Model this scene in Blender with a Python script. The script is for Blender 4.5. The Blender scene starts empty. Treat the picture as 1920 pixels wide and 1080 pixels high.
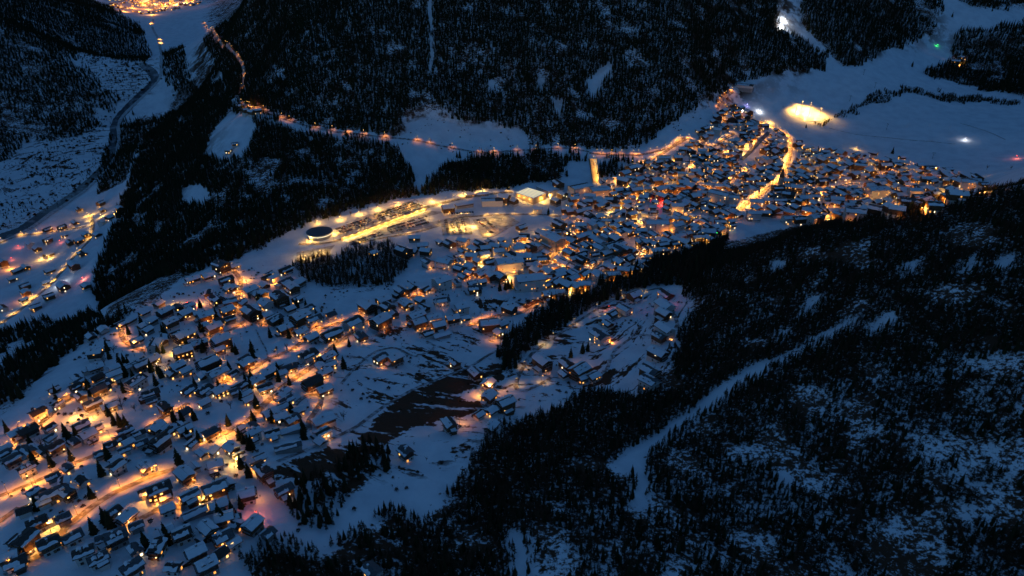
import bpy, math, random
import numpy as np
R = random.Random(7)
rng = np.random.default_rng(11)
scene = bpy.context.scene
C = scene.collection

# ------------------------------------------------------------------ camera, sky, exposure
PITCH = math.radians(28.0)
CAMZ = 400.0
F = 1280.0                                   # focal length in pixels of the 1920 wide photograph
cam = bpy.data.cameras.new('camera')
cam.lens = 24.0; cam.sensor_width = 36.0; cam.clip_start = 1.0; cam.clip_end = 30000.0
camo = bpy.data.objects.new('camera', cam); C.objects.link(camo)
camo.location = (0, 0, CAMZ); camo.rotation_euler = (math.pi/2 - PITCH, 0, 0)
scene.camera = camo

SUN_EL, SUN_ROT = math.radians(2.0), math.radians(8)
world = bpy.data.worlds.new('World'); scene.world = world; world.use_nodes = True
wn = world.node_tree; wn.nodes.clear()
out = wn.nodes.new('ShaderNodeOutputWorld'); bg = wn.nodes.new('ShaderNodeBackground')
sky = wn.nodes.new('ShaderNodeTexSky'); sky.sky_type = 'NISHITA'; sky.sun_disc = False
sky.sun_elevation = SUN_EL; sky.sun_rotation = SUN_ROT; sky.altitude = 1800; sky.ozone_density = 3.3
sky.air_density = 1.0; sky.dust_density = 0.3
wn.links.new(sky.outputs[0], bg.inputs[0])
bg.inputs[1].default_value = 0.15
wn.links.new(bg.outputs[0], out.inputs[0])
scene.view_settings.view_transform = 'Standard'
scene.view_settings.look = 'None'
scene.view_settings.exposure = 0.82
scene.view_settings.gamma = 1.0
scene.view_settings.use_curve_mapping = False
cy = scene.cycles
cy.max_bounces = 4; cy.diffuse_bounces = 2; cy.glossy_bounces = 1; cy.transmission_bounces = 1
cy.caustics_reflective = False; cy.caustics_refractive = False
cy.use_denoising = True; cy.use_light_tree = True
cy.sample_clamp_indirect = 3.0
cy.use_adaptive_sampling = True; cy.adaptive_threshold = 0.03; cy.adaptive_min_samples = 24

# ------------------------------------------------------------------ materials
def mat(name, col, rough=0.85, emit=None, strength=0.0, noise=None, bump=0.0, spec=0.3):
    """Principled material; noise = (scale, colour2, low, high) mixes a second real colour in patches."""
    m = bpy.data.materials.new(name); m.use_nodes = True
    nt = m.node_tree; p = nt.nodes['Principled BSDF']
    p.inputs['Base Color'].default_value = (*col, 1); p.inputs['Roughness'].default_value = rough
    p.inputs['Specular IOR Level'].default_value = spec
    if emit:
        p.inputs['Emission Color'].default_value = (*emit, 1); p.inputs['Emission Strength'].default_value = strength
        m.cycles.emission_sampling = 'NONE'
    if noise:
        sc, c2, lo, hi = noise
        g = nt.nodes.new('ShaderNodeNewGeometry'); n = nt.nodes.new('ShaderNodeTexNoise')
        n.inputs['Scale'].default_value = sc; n.inputs['Detail'].default_value = 5
        nt.links.new(g.outputs['Position'], n.inputs['Vector'])
        r = nt.nodes.new('ShaderNodeMapRange'); r.inputs[1].default_value = lo; r.inputs[2].default_value = hi
        nt.links.new(n.outputs[0], r.inputs[0])
        mx = nt.nodes.new('ShaderNodeMix'); mx.data_type = 'RGBA'
        mx.inputs[6].default_value = (*col, 1); mx.inputs[7].default_value = (*c2, 1)
        nt.links.new(r.outputs[0], mx.inputs[0]); nt.links.new(mx.outputs[2], p.inputs['Base Color'])
        if bump:
            b = nt.nodes.new('ShaderNodeBump'); b.inputs['Strength'].default_value = bump
            nt.links.new(n.outputs[0], b.inputs['Height']); nt.links.new(b.outputs[0], p.inputs['Normal'])
    return m

M = {}
M['snow'] = mat('snow', (0.78, 0.79, 0.82), 0.9, noise=(0.6, (0.70, 0.72, 0.76), 0.35, 0.7), bump=0.15, spec=0.1)
M['asphalt'] = mat('asphalt', (0.17, 0.15, 0.135), 0.7, noise=(0.35, (0.55, 0.53, 0.53), 0.46, 0.66))
M['gravel'] = mat('track', (0.16, 0.13, 0.12), 0.9, noise=(0.25, (0.6, 0.6, 0.63), 0.42, 0.62))
M['slush'] = mat('slush', (0.50, 0.50, 0.52), 0.9, noise=(0.2, (0.22, 0.2, 0.19), 0.45, 0.7))
M['ice'] = mat('ice', (0.75, 0.78, 0.82), 0.25)
M['water'] = mat('river', (0.035, 0.04, 0.05), 0.3, noise=(0.08, (0.22, 0.22, 0.24), 0.5, 0.66))
M['wood_dark'] = mat('wood dark', (0.055, 0.03, 0.018), 0.8, noise=(1.2, (0.09, 0.05, 0.03), 0.4, 0.7))
M['wood_brown'] = mat('wood brown', (0.14, 0.075, 0.035), 0.8, noise=(1.2, (0.10, 0.05, 0.025), 0.4, 0.7))
M['plaster_white'] = mat('plaster white', (0.58, 0.54, 0.50), 0.9)
M['plaster_cream'] = mat('plaster cream', (0.50, 0.38, 0.26), 0.9)
M['stone'] = mat('stone', (0.22, 0.20, 0.19), 0.9, noise=(1.0, (0.32, 0.30, 0.28), 0.4, 0.6))
M['concrete'] = mat('concrete', (0.33, 0.31, 0.29), 0.85, noise=(0.5, (0.24, 0.23, 0.22), 0.4, 0.7))
M['slate'] = mat('slate', (0.075, 0.075, 0.08), 0.75, noise=(2.0, (0.13, 0.13, 0.135), 0.45, 0.65))
M['shingle'] = mat('shingle', (0.055, 0.042, 0.036), 0.85, noise=(2.0, (0.10, 0.08, 0.07), 0.45, 0.65))
M['frame'] = mat('window frame', (0.20, 0.13, 0.08), 0.7)
M['glass_dark'] = mat('glass dark', (0.02, 0.025, 0.035), 0.15, spec=0.5)
M['glow_amber'] = mat('window amber', (0.3, 0.2, 0.1), 0.5, (1.0, 0.38, 0.06), 1.1)
M['glow_warm'] = mat('window warm', (0.3, 0.25, 0.2), 0.5, (1.0, 0.50, 0.12), 1.7)
M['glow_white'] = mat('window white', (0.4, 0.4, 0.4), 0.5, (1.0, 0.74, 0.40), 2.2)
M['glow_strip'] = mat('roof light strip', (0.4, 0.4, 0.4), 0.5, (1.0, 0.86, 0.50), 0.6)
M['lamp_orange'] = mat('lamp orange', (0.4, 0.3, 0.2), 0.5, (1.0, 0.50, 0.12), 6.0)
M['lamp_warm'] = mat('lamp warm', (0.4, 0.35, 0.3), 0.5, (1.0, 0.62, 0.22), 6.0)
M['lamp_white'] = mat('lamp white', (0.4, 0.4, 0.4), 0.5, (0.95, 0.97, 1.0), 8.0)
M['lamp_red'] = mat('lamp red', (0.4, 0.1, 0.1), 0.5, (1.0, 0.06, 0.03), 20.0)
M['lamp_green'] = mat('lamp green', (0.1, 0.4, 0.1), 0.5, (0.05, 1.0, 0.15), 20.0)
M['lamp_blue'] = mat('lamp blue', (0.1, 0.1, 0.4), 0.5, (0.45, 0.4, 1.0), 20.0)
M['metal'] = mat('metal', (0.12, 0.12, 0.13), 0.5)
M['solar'] = mat('solar panel', (0.015, 0.02, 0.06), 0.2, spec=0.5)
M['dome'] = mat('dark membrane', (0.05, 0.06, 0.08), 0.6)
for i, c in enumerate([(0.02, 0.02, 0.025), (0.10, 0.10, 0.11), (0.35, 0.35, 0.36), (0.12, 0.02, 0.02), (0.02, 0.03, 0.09)]):
    M['car%d' % i] = mat('car paint %d' % i, c, 0.35, spec=0.5)
M['needles'] = mat('needles', (0.018, 0.024, 0.010), 0.9, noise=(0.15, (0.030, 0.032, 0.014), 0.4, 0.65), spec=0.1)
M['larch'] = mat('larch twigs', (0.062, 0.040, 0.022), 0.95, noise=(0.12, (0.036, 0.026, 0.016), 0.4, 0.65), spec=0.05)
M['bark'] = mat('bark', (0.04, 0.027, 0.016), 0.95, spec=0.05)
M['twigs'] = mat('bare twigs', (0.10, 0.065, 0.04), 0.95, spec=0.05)

def ground_material():
    m = bpy.data.materials.new('snowy ground'); m.use_nodes = True
    nt = m.node_tree; N = nt.nodes; Lk = nt.links; p = N['Principled BSDF']
    p.inputs['Roughness'].default_value = 0.9; p.inputs['Specular IOR Level'].default_value = 0.1
    g = N.new('ShaderNodeNewGeometry')
    def noise(scale, detail=6, vec=None, rough=0.6):
        n = N.new('ShaderNodeTexNoise'); n.inputs['Scale'].default_value = scale; n.inputs['Detail'].default_value = detail
        n.inputs['Roughness'].default_value = rough
        Lk.new(vec or g.outputs['Position'], n.inputs['Vector']); return n.outputs[0]
    def rangemap(v, a, b, c=0.0, d=1.0):
        r = N.new('ShaderNodeMapRange'); r.inputs[1].default_value = a; r.inputs[2].default_value = b
        r.inputs[3].default_value = c; r.inputs[4].default_value = d; Lk.new(v, r.inputs[0]); return r.outputs[0]
    def math_(op, a, b):
        q = N.new('ShaderNodeMath'); q.operation = op
        for i, v in enumerate((a, b)):
            if isinstance(v, (int, float)): q.inputs[i].default_value = v
            else: Lk.new(v, q.inputs[i])
        return q.outputs[0]
    def attr(n):
        a = N.new('ShaderNodeAttribute'); a.attribute_name = n; return a.outputs['Fac']
    mp = N.new('ShaderNodeMapping'); mp.inputs['Scale'].default_value = (0.025, 0.025, 0.55)   # noise squeezed in height: bands along the contours
    Lk.new(g.outputs['Position'], mp.inputs['Vector'])
    streak = noise(1.0, 5, mp.outputs[0], 0.65)
    fine = noise(0.22, 7)
    # bare grass: full patches (attribute bare), contour bands (attribute terrace), forest floor with the trees' shade painted in as brown (attribute wood), rock (attribute rock)
    b1 = rangemap(math_('ADD', attr('bare'), math_('MULTIPLY', math_('SUBTRACT', fine, 0.5), 2.2)), 0.46, 0.58)
    b1 = math_('MULTIPLY', b1, rangemap(math_('ADD', math_('MULTIPLY', streak, 0.8), math_('MULTIPLY', fine, 0.25)), 0.438, 0.468))
    tw = math_('ADD', math_('MULTIPLY', streak, 0.8), math_('MULTIPLY', fine, 0.25))
    b2 = math_('MULTIPLY', rangemap(tw, 0.572, 0.60), attr('terrace'))
    b3 = rangemap(math_('ADD', math_('ADD', math_('MULTIPLY', noise(0.32, 8, None, 0.75), 0.75), math_('MULTIPLY', noise(0.05, 4), 0.35)), math_('MULTIPLY', attr('wood'), 0.40)), 0.865, 0.915)
    b4 = math_('MULTIPLY', rangemap(noise(0.030, 9, None, 0.7), 0.44, 0.54), attr('rock'))
    bare = math_('MAXIMUM', math_('MAXIMUM', b1, b2), math_('MAXIMUM', b3, b4))
    snowc = N.new('ShaderNodeMix'); snowc.data_type = 'RGBA'
    snowc.inputs[6].default_value = (0.80, 0.81, 0.84, 1); snowc.inputs[7].default_value = (0.66, 0.67, 0.71, 1)
    Lk.new(rangemap(noise(0.05, 6), 0.4, 0.7), snowc.inputs[0])
    brown = N.new('ShaderNodeMix'); brown.data_type = 'RGBA'
    brown.inputs[6].default_value = (0.060, 0.028, 0.016, 1); brown.inputs[7].default_value = (0.10, 0.050, 0.028, 1)
    Lk.new(noise(0.5, 4), brown.inputs[0])
    mx = N.new('ShaderNodeMix'); mx.data_type = 'RGBA'
    Lk.new(bare, mx.inputs[0]); Lk.new(snowc.outputs[2], mx.inputs[6]); Lk.new(brown.outputs[2], mx.inputs[7])
    Lk.new(mx.outputs[2], p.inputs['Base Color'])
    b = N.new('ShaderNodeBump'); b.inputs['Strength'].default_value = 0.5; b.inputs['Distance'].default_value = 1.5
    Lk.new(fine, b.inputs['Height']); Lk.new(b.outputs[0], p.inputs['Normal'])
    return m
M['ground'] = ground_material()

# ------------------------------------------------------------------ terrain
cp, sp = math.cos(PITCH), math.sin(PITCH)
def unproject(px, py, z):
    u, v = (px - 960)/F, (py - 540)/F
    return (z*u, z*(cp - v*sp), CAMZ - z*(sp + v*cp))
def project(X, Y, Z):
    d = Z - CAMZ
    zc = Y*cp - d*sp; yu = Y*sp + d*cp
    zc = np.where(zc > 1, zc, 1e-3)
    return 960 + F*X/zc, 540 - F*yu/zc, zc

# survey of the valley: (pixel x, pixel y, distance along the view axis)
SURVEY = [
 (20,1060,330),(300,1000,350),(640,1060,345),(150,840,420),(500,840,430),(760,930,400),(350,650,590),(240,620,620),(700,700,560),
 (560,580,680),(450,520,760),(600,440,880),(900,420,910),(1000,600,680),(960,480,820),(1150,640,620),(910,740,530),(1250,450,870),
 (1250,560,700),(1450,380,980),(1450,260,1220),(1510,210,1330),(1800,250,1230),(1900,290,1150),(1750,120,1600),(1900,40,1800),
 (1650,30,1620),(1480,30,1500),(1370,195,1300),(1200,290,1120),(1000,280,1120),(850,275,1100),(600,240,1130),(470,200,1150),
 (450,120,1500),(380,40,1900),(1000,100,1230),(1000,0,1310),(700,100,1225),(700,0,1300),(1300,100,1270),(1300,0,1350),(450,0,1600),
 (500,330,1000),(700,330,1010),(400,430,930),(300,420,1000),(250,480,980),(200,580,900),(300,540,740),(240,600,650),(60,640,780),
 (60,700,640),(110,690,560),(20,760,510),(100,480,1150),(30,580,980),(180,400,1300),(250,280,1650),(230,130,2400),(300,60,3100),
 (280,10,4000),(10,330,1450),(20,200,1700),(100,100,2100),(20,20,2000),(200,60,2600),(340,100,2500),(400,150,1700),(430,250,1120),
 (350,200,1500),(1100,800,480),(1280,900,430),(1100,1060,350),(1600,1000,370),(1900,1060,340),(1900,700,420),(1600,700,470),
 (1400,620,560),(1300,540,680),(1500,430,660),(1700,385,620),(1900,345,590),(1100,370,1000),(1650,340,1050),(1850,340,1060),
 (1560,280,1180),(800,340,1010),(850,500,790),(1090,560,720),(1250,500,800),(900,840,455),(700,800,480),(1050,720,555),(1200,740,530),
 (760,585,670),(1380,440,880),(130,20,2500),(60,400,1270),(360,500,790),(160,640,640)]
EXTRA = [(430,750,60),(320,770,48),(520,770,80),(700,700,260),(760,250,330),(700,1000,66),(900,1200,75),(1500,1200,140),(1600,2200,520),
 (0,1750,470),(-300,1800,480),(400,1750,470),(0,2600,900),(800,2100,520),(-2600,2200,650),(-2200,1200,380),(-1500,700,60),(-900,300,-30),
 (-700,150,0),(-450,180,90),(0,60,130),(400,60,190),(-1600,4800,160),(-3500,4500,900),(-700,4500,620),(0,6000,1600),(3000,3000,1200),
 (-1150,2400,-40),(-4500,1000,900),(2500,800,600),(3000,0,800),(-3000,0,300),(0,-400,260),(-5000,7000,1200),(5000,7000,1800)]
pts = [unproject(*s) for s in SURVEY] + EXTRA
P = np.array(pts, float)
S = 1000.0
def rbf_fit(P):
    n = len(P); A = P[:, :2]/S
    D = np.sqrt(((A[:, None] - A[None])**2).sum(-1))
    K = -D - 1e-3*np.eye(n)
    Q = np.hstack([np.ones((n, 1)), A])
    W = np.block([[K, Q], [Q.T, np.zeros((3, 3))]])
    s = np.linalg.solve(W, np.r_[P[:, 2], 0, 0, 0])
    return A, s
RA, RS = rbf_fit(P)
def axis(lo, hi, step, out_lo, out_hi, grow=1.07):
    a = list(np.arange(lo, hi + 1e-6, step)); d = step
    while a[-1] < out_hi: d *= grow; a.append(a[-1] + d)
    d = step; b = []
    x = lo
    while x > out_lo: d *= grow; x -= d; b.append(x)
    return np.array(b[::-1] + a)
GX = axis(-900, 900, 5, -5200, 5200); GY = axis(150, 1500, 5, -500, 7500)
NX, NY = len(GX), len(GY)
XX, YY = np.meshgrid(GX, GY)
H = np.empty_like(XX)
for j in range(NY):
    q = np.stack([XX[j], YY[j]], 1)/S
    D = np.sqrt(((q[:, None] - RA[None])**2).sum(-1))
    H[j] = -D @ RS[:len(RA)] + RS[len(RA)] + q @ RS[len(RA)+1:]
def blur(A, n):
    for _ in range(n):
        B = A.copy(); B[1:-1] = (A[:-2] + 2*A[1:-1] + A[2:])/4; A = B
        B = A.copy(); B[:, 1:-1] = (A[:, :-2] + 2*A[:, 1:-1] + A[:, 2:])/4; A = B
    return A
H = blur(H, 14)
def vnoise(X, Y, wl, seed):
    g = np.random.default_rng(seed).standard_normal((257, 257))
    x = (X/wl) % 256; y = (Y/wl) % 256
    i = np.floor(x).astype(int); j = np.floor(y).astype(int); fx = x - i; fy = y - j
    fx = fx*fx*(3 - 2*fx); fy = fy*fy*(3 - 2*fy)
    return (g[j, i]*(1-fx) + g[j, i+1]*fx)*(1-fy) + (g[j+1, i]*(1-fx) + g[j+1, i+1]*fx)*fy

def inpoly(px, py, poly):
    px = np.asarray(px, float); py = np.asarray(py, float)
    r = np.zeros(px.shape, bool); n = len(poly)
    for k in range(n):
        x1, y1 = poly[k]; x2, y2 = poly[(k+1) % n]
        if y1 == y2: continue
        c = ((y1 > py) != (y2 > py)) & (px < (x2-x1)*(py-y1)/(y2-y1) + x1)
        r ^= c
    return r
def inany(px, py, polys):
    r = np.zeros(np.shape(px), bool)
    for p in polys: r |= inpoly(px, py, p)
    return r

# woods of the valley, outlined on the map that the camera's view gives; each outline lies on the terrain
BACK = [(340,-300),(372,60),(440,190),(480,213),(600,245),(750,258),(758,228),(800,212),(900,232),(985,245),(988,277),(1040,275),(1100,281),(1190,285),(1222,262),(1245,238),(1330,190),(1365,165),(1450,138),(1545,132),(1550,104),(1462,50),(1445,-300)]
EAST = [(1515,-300),(1500,45),(1550,98),(1580,128),(1612,124),(1650,100),(1720,80),(1768,42),(1762,-300)]
EAST2 = [(1783,67),(1800,47),(1860,55),(1930,37),(2300,20),(2300,190),(1897,178),(1820,163),(1730,140),(1783,112)]
EAST3 = [(1790,-300),(1800,8),(1862,24),(2300,15),(2300,-300)]
MIDW = [(480,217),(600,252),(742,270),(760,300),(786,345),(815,362),(700,384),(600,410),(500,458),(450,485),(390,502),(345,525),(305,556),(262,588),(205,605),(172,545),(190,470),(240,360),(262,262),(330,180),(378,120),(366,60),(436,190)]
MIDW2 = [(785,366),(800,340),(820,318),(836,302),(870,297),(900,291),(950,293),(1000,287),(1048,287),(1070,300),(1052,312),(1064,334),(1040,343),(1000,342),(960,350),(930,352),(880,362),(850,360)]
GORGE = [(-300,660),(0,622),(90,600),(190,592),(255,580),(225,612),(160,640),(85,705),(40,760),(0,800),(-300,900)]
KNOLL = [(548,500),(600,482),(660,468),(740,460),(768,490),(750,530),(690,556),(640,556),(570,528)]
STRIP = [(935,705),(944,645),(985,605),(1040,575),(1100,542),(1180,512),(1290,460),(1370,448),(1300,532),(1220,538),(1155,560),(1085,600),(1000,655),(972,708)]
NEAR = [(1270,520),(1350,455),(1500,420),(1600,402),(1920,348),(2600,250),(2600,1600),(520,1600),(480,1085),(450,1050),(540,1000),(600,1040),(700,975),(735,955),(790,975),(850,905),(885,850),(905,825),(950,785),(1040,768),(1100,725),(1190,742),(1250,690),(1292,570)]
LOW = [(545,985),(555,900),(600,892),(648,915),(652,955),(620,1000)]
LOW2 = [(625,880),(680,825),(735,850),(722,890),(640,905)]
WESTV = [(-400,-300),(200,-300),(215,20),(262,45),(286,100),(272,124),(180,104),(140,100),(200,168),(228,182),(214,214),(176,212),(190,240),(130,262),(60,262),(20,300),(-400,330)]
WESTR = [(300,112),(330,82),(346,92),(356,140),(372,182),(336,178),(306,150)]
WESTS = [(206,262),(250,216),(300,202),(338,216),(300,262),(262,262),(238,340),(176,372),(190,318)]
CLEAR = [
 [(400,245),(430,212),(466,214),(480,240),(466,285),(430,305),(384,292)],[(343,356),(375,345),(396,365),(380,384),(343,381)],
 [(762,283),(834,285),(808,325),(786,362),(770,320)],[(1062,306),(1100,300),(1102,336),(1060,336)],
 [(801,-200),(807,-200),(811,132),(806,130)],[(1095,160),(1140,118),(1152,124),(1125,165),(1112,186)],
  [(1140,880),(1170,850),(1260,797),(1330,740),(1400,691),(1500,654),(1590,605),(1622,594),(1606,608),(1500,664),(1400,712),(1295,790),(1216,850),(1204,970),(1192,970),(1194,885),(1165,880)],
 [(1626,614),(1680,580),(1676,598),(1630,625)],[(950,990),(975,1000),(995,1090),(975,1090)],[(1280,565),(1290,560),(1286,600),(1278,600)],
 [(1440,490),(1470,488),(1468,505),(1440,505)],[(1700,490),(1720,490),(1716,510),(1690,512)],[(1810,490),(1830,480),(1820,510),(1800,515)],[(1860,495),(1900,478),(1910,484),(1870,508)],
 [(1510,560),(1540,555),(1530,575),(1508,590)],[(1460,620),(1480,615),(1478,630),(1464,636)],[(1455,885),(1485,885),(1475,920),(1458,910)],
[(915,150),(928,150),(925,175),(918,175)],[(1010,150),(1020,150),(1018,172),(1008,172)],[(1040,190),(1058,188),(1052,214),(1036,214)]]
OPENW = [(900,1300),(930,1010),(1000,960),(1230,870),(1330,770),(1500,720),(1920,660),(2600,640),(2600,1600),(900,1600)]
DENSE = [BACK, EAST, EAST2, EAST3, MIDW, MIDW2, NEAR, WESTV, WESTR, WESTS]
BARE = [[(560,897),(640,852),(700,802),(740,771),(773,736),(823,714),(880,694),(945,683),(950,700),(900,722),(853,740),(890,757),(848,775),(800,792),(745,814),(700,852),(640,892),(580,902)],[(560,892),(640,852),(700,815),(735,800),(720,812),(650,862),(600,890)],[(820,775),(905,752),(945,760),(900,772),(850,782)],[(640,690),(680,684),(678,690),(645,697)],[(770,700),(850,690),(900,672),(860,692),(790,712)],[(600,905),(650,862),(720,800),(760,790),(745,812),(690,835),(660,870),(620,900)],[(905,690),(950,680),(945,705),(925,725),(905,725)],[(733,763),(773,733),(823,713),(873,692),(932,685),(925,700),(898,720),(853,737),(832,747),(885,757),(848,772),(807,785),(740,803),(690,805)],
 [(887,563),(948,563),(950,582),(907,582)],[(970,562),(1022,560),(1010,577),(980,577)],[(508,880),(560,860),(640,830),(645,850),(560,885),(520,900)],
 [(830,845),(870,835),(888,850),(860,860)],[(1130,690),(1165,690),(1150,705),(1130,715)],[(620,905),(650,930),(700,895),(690,880)],[(715,620),(770,612),(765,620),(720,628)]]
TERR = [[(600,880),(640,690),(720,610),(880,600),(960,560),(1080,545),(1290,555),(1290,700),(1200,740),(980,760),(930,800),(880,850),(780,900),(640,900)],
        [(0,300),(60,260),(200,230),(230,300),(140,370),(0,440)],[(160,110),(300,110),(290,180),(230,200)],[(0,640),(120,600),(90,700),(0,780)]]

MX, MY, MZ = project(XX, YY, H)
rough = np.clip((H - 130)/150, 0, 1)
H = H + vnoise(XX, YY, 30, 1)*0.5 + vnoise(XX, YY, 90, 2)*1.2
steep = inany(MX, MY, [BACK, EAST, EAST2, WESTV, MIDW])
H += steep*(vnoise(XX, YY*0.4, 45, 3)*3.0 + vnoise(XX, YY, 140, 4)*5.0)
nearw = inpoly(MX, MY, NEAR) & (MZ < 800)
H += nearw*(vnoise(XX, YY, 40, 5)*1.6 + vnoise(XX, YY, 16, 6)*0.5)
out = (YY > 1700) | (np.abs(XX) > 1500)
H += out*(vnoise(XX, YY, 300, 8)*18)
H = blur(H, 1)

def hq(X, Y):
    X = np.asarray(X, float); Y = np.asarray(Y, float)
    i = np.clip(np.searchsorted(GX, X) - 1, 0, NX - 2); j = np.clip(np.searchsorted(GY, Y) - 1, 0, NY - 2)
    fx = np.clip((X - GX[i])/(GX[i+1] - GX[i]), 0, 1); fy = np.clip((Y - GY[j])/(GY[j+1] - GY[j]), 0, 1)
    return (H[j, i]*(1-fx) + H[j, i+1]*fx)*(1-fy) + (H[j+1, i]*(1-fx) + H[j+1, i+1]*fx)*fy
TS = np.concatenate([np.arange(180, 1600, 4.0), 1600*1.008**np.arange(0, 190)])
def cast(px, py, h=0.0):
    """where the sight line through a pixel of the photograph meets the ground (or h metres above it)"""
    px = np.atleast_1d(np.asarray(px, float)); py = np.atleast_1d(np.asarray(py, float))
    u = ((px - 960)/F)[:, None]; v = ((py - 540)/F)[:, None]; t = TS[None]
    X = t*u; Y = t*(cp - v*sp); Z = CAMZ - t*(sp + v*cp)
    below = Z < hq(X, Y) + h
    k = np.argmax(below, 1); k = np.where(below.any(1), np.maximum(k, 1), len(TS) - 1)
    lo = TS[k-1]; hi = TS[k]; u = u[:, 0]; v = v[:, 0]
    for _ in range(12):
        m = (lo + hi)/2
        b = CAMZ - m*(sp + v*cp) < hq(m*u, m*(cp - v*sp)) + h
        hi = np.where(b, m, hi); lo = np.where(b, lo, m)
    X = hi*u; Y = hi*(cp - v*sp)
    return X, Y, hq(X, Y), hi

# level sites: car parks, ice rink, round hall
FLAT = {'deck_upper': [(618,430),(690,402),(778,374),(803,386),(707,424),(640,446)],
        'lot_middle': [(640,452),(712,424),(800,396),(870,398),(880,412),(800,428),(700,446),(655,458)],
        'lot_columns': [(826,414),(880,410),(886,440),(830,442)], 'deck_lower': [(886,412),(950,403),(975,418),(925,444),(905,446)],
        'lot_lower': [(556,474),(628,460),(612,480),(556,494)], 'rink': [(1450,212),(1490,194),(1550,196),(1570,212),(1540,226),(1480,228)]}
FLATW = {}
for k, poly in FLAT.items():
    a = np.array(poly, float); X, Y, Z, T = cast(a[:, 0], a[:, 1])
    FLATW[k] = list(zip(X, Y))
    m = inpoly(XX, YY, FLATW[k])
    A = np.stack([XX[m], YY[m], np.ones(m.sum())], 1)
    if m.sum() > 6:
        s, *_ = np.linalg.lstsq(A, H[m], rcond=None); H[m] = A @ s

MX, MY, MZ = project(XX, YY, H)
wood = inany(MX, MY, DENSE) & ~inany(MX, MY, CLEAR); wood2 = inany(MX, MY, [GORGE, KNOLL, STRIP, LOW, LOW2])
A_wood_shade = blur(np.where(wood, np.where(inpoly(MX, MY, OPENW), 0.9, np.where(inany(MX, MY, [BACK, EAST, EAST2, WESTV, MIDW]), 0.90, 0.95)), np.where(wood2, 0.7, 0.0)), 1)  # brown needle floor, widened to paint in the shade under the trees
A_bare = blur(np.maximum(inany(MX, MY, BARE)*1.3, 0.44*(inpoly(MX, MY, NEAR) & ~inpoly(MX, MY, OPENW) & ~inany(MX, MY, CLEAR))), 1)  # near wood floor browned further to deepen its painted shade
A_terr = blur(inany(MX, MY, TERR).astype(float), 1)
sl = np.hypot(*np.gradient(H, GY, GX))
A_rock = np.clip((sl - 0.62)/0.3, 0, 1)*(MZ > 900)

def struct(o): o['kind'] = 'structure'; return o
def grid_terrain():
    me = bpy.data.meshes.new('terrain')
    V = np.stack([XX, YY, H], -1).reshape(-1, 3).astype(np.float32)
    idx = np.arange(NX*NY).reshape(NY, NX)
    Q = np.stack([idx[:-1, :-1], idx[:-1, 1:], idx[1:, 1:], idx[1:, :-1]], -1).reshape(-1, 4)
    me.vertices.add(len(V)); me.vertices.foreach_set('co', V.ravel())
    me.loops.add(Q.size); me.loops.foreach_set('vertex_index', Q.ravel().astype(np.int32))
    me.polygons.add(len(Q)); me.polygons.foreach_set('loop_start', np.arange(0, Q.size, 4, dtype=np.int32))
    me.polygons.foreach_set('use_smooth', np.ones(len(Q), bool))
    me.update(calc_edges=True)
    for n, a in (('bare', A_bare), ('terrace', A_terr), ('wood', A_wood_shade), ('rock', A_rock)):
        at = me.attributes.new(n, 'FLOAT', 'POINT'); at.data.foreach_set('value', a.ravel().astype(np.float32))
    me.materials.append(M['ground'])
    o = bpy.data.objects.new('terrain', me); C.objects.link(o); return struct(o)
grid_terrain()

# ------------------------------------------------------------------ mesh helper
class MB:
    def __init__(s): s.v = []; s.f = []; s.m = []; s.mats = []
    def mi(s, m):
        if m not in s.mats: s.mats.append(m)
        return s.mats.index(m)
    def add(s, verts, faces, m):
        b = len(s.v); s.v += [tuple(v) for v in verts]; k = s.mi(m)
        for f in faces: s.f.append(tuple(b + i for i in f)); s.m.append(k)
    def box(s, x0, x1, y0, y1, z0, z1, m):
        s.add([(x0,y0,z0),(x1,y0,z0),(x1,y1,z0),(x0,y1,z0),(x0,y0,z1),(x1,y0,z1),(x1,y1,z1),(x0,y1,z1)],
              [(3,2,1,0),(4,5,6,7),(0,1,5,4),(1,2,6,5),(2,3,7,6),(3,0,4,7)], m)
    def prism(s, ring, off, m):
        """ring of 3-D points swept by vector off (closed)"""
        n = len(ring); top = [(p[0]+off[0], p[1]+off[1], p[2]+off[2]) for p in ring]
        s.add(list(ring) + top, [tuple(range(n))[::-1], tuple(range(n, 2*n))] + [(i, (i+1) % n, n+(i+1) % n, n+i) for i in range(n)], m)
    def cone(s, x, y, z0, z1, r0, r1, n, m, ex=1.0):
        a = [2*math.pi*i/n for i in range(n)]
        s.add([(x+r0*math.cos(t)*ex, y+r0*math.sin(t), z0) for t in a] + [(x+r1*math.cos(t)*ex, y+r1*math.sin(t), z1) for t in a],
              [tuple(range(n))[::-1], tuple(range(n, 2*n))] + [(i, (i+1) % n, n+(i+1) % n, n+i) for i in range(n)], m)
    def xform(s, fn): s.v = [fn(v) for v in s.v]
    def join(s, o, T):
        b = len(s.v); s.v += [T(v) for v in o.v]
        mp = [s.mi(m) for m in o.mats]
        for f, k in zip(o.f, o.m): s.f.append(tuple(b + i for i in f)); s.m.append(mp[k])
    def mesh(s, name):
        me = bpy.data.meshes.new(name); me.from_pydata(s.v, [], s.f)
        for m in s.mats: me.materials.append(M[m])
        if len(s.mats) > 1: me.polygons.foreach_set('material_index', s.m)
        me.update(); return me
def obj(name, me, parent=None, loc=None, rot=None, scale=None):
    o = bpy.data.objects.new(name, me); C.objects.link(o)
    if parent: o.parent = parent
    if loc is not None: o.location = loc
    if rot is not None: o.rotation_euler = (0, 0, rot)
    if scale is not None: o.scale = scale
    return o
def tag(o, label, cat, group=None):
    o['label'] = label; o['category'] = cat
    if group: o['group'] = group
    return o
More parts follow.
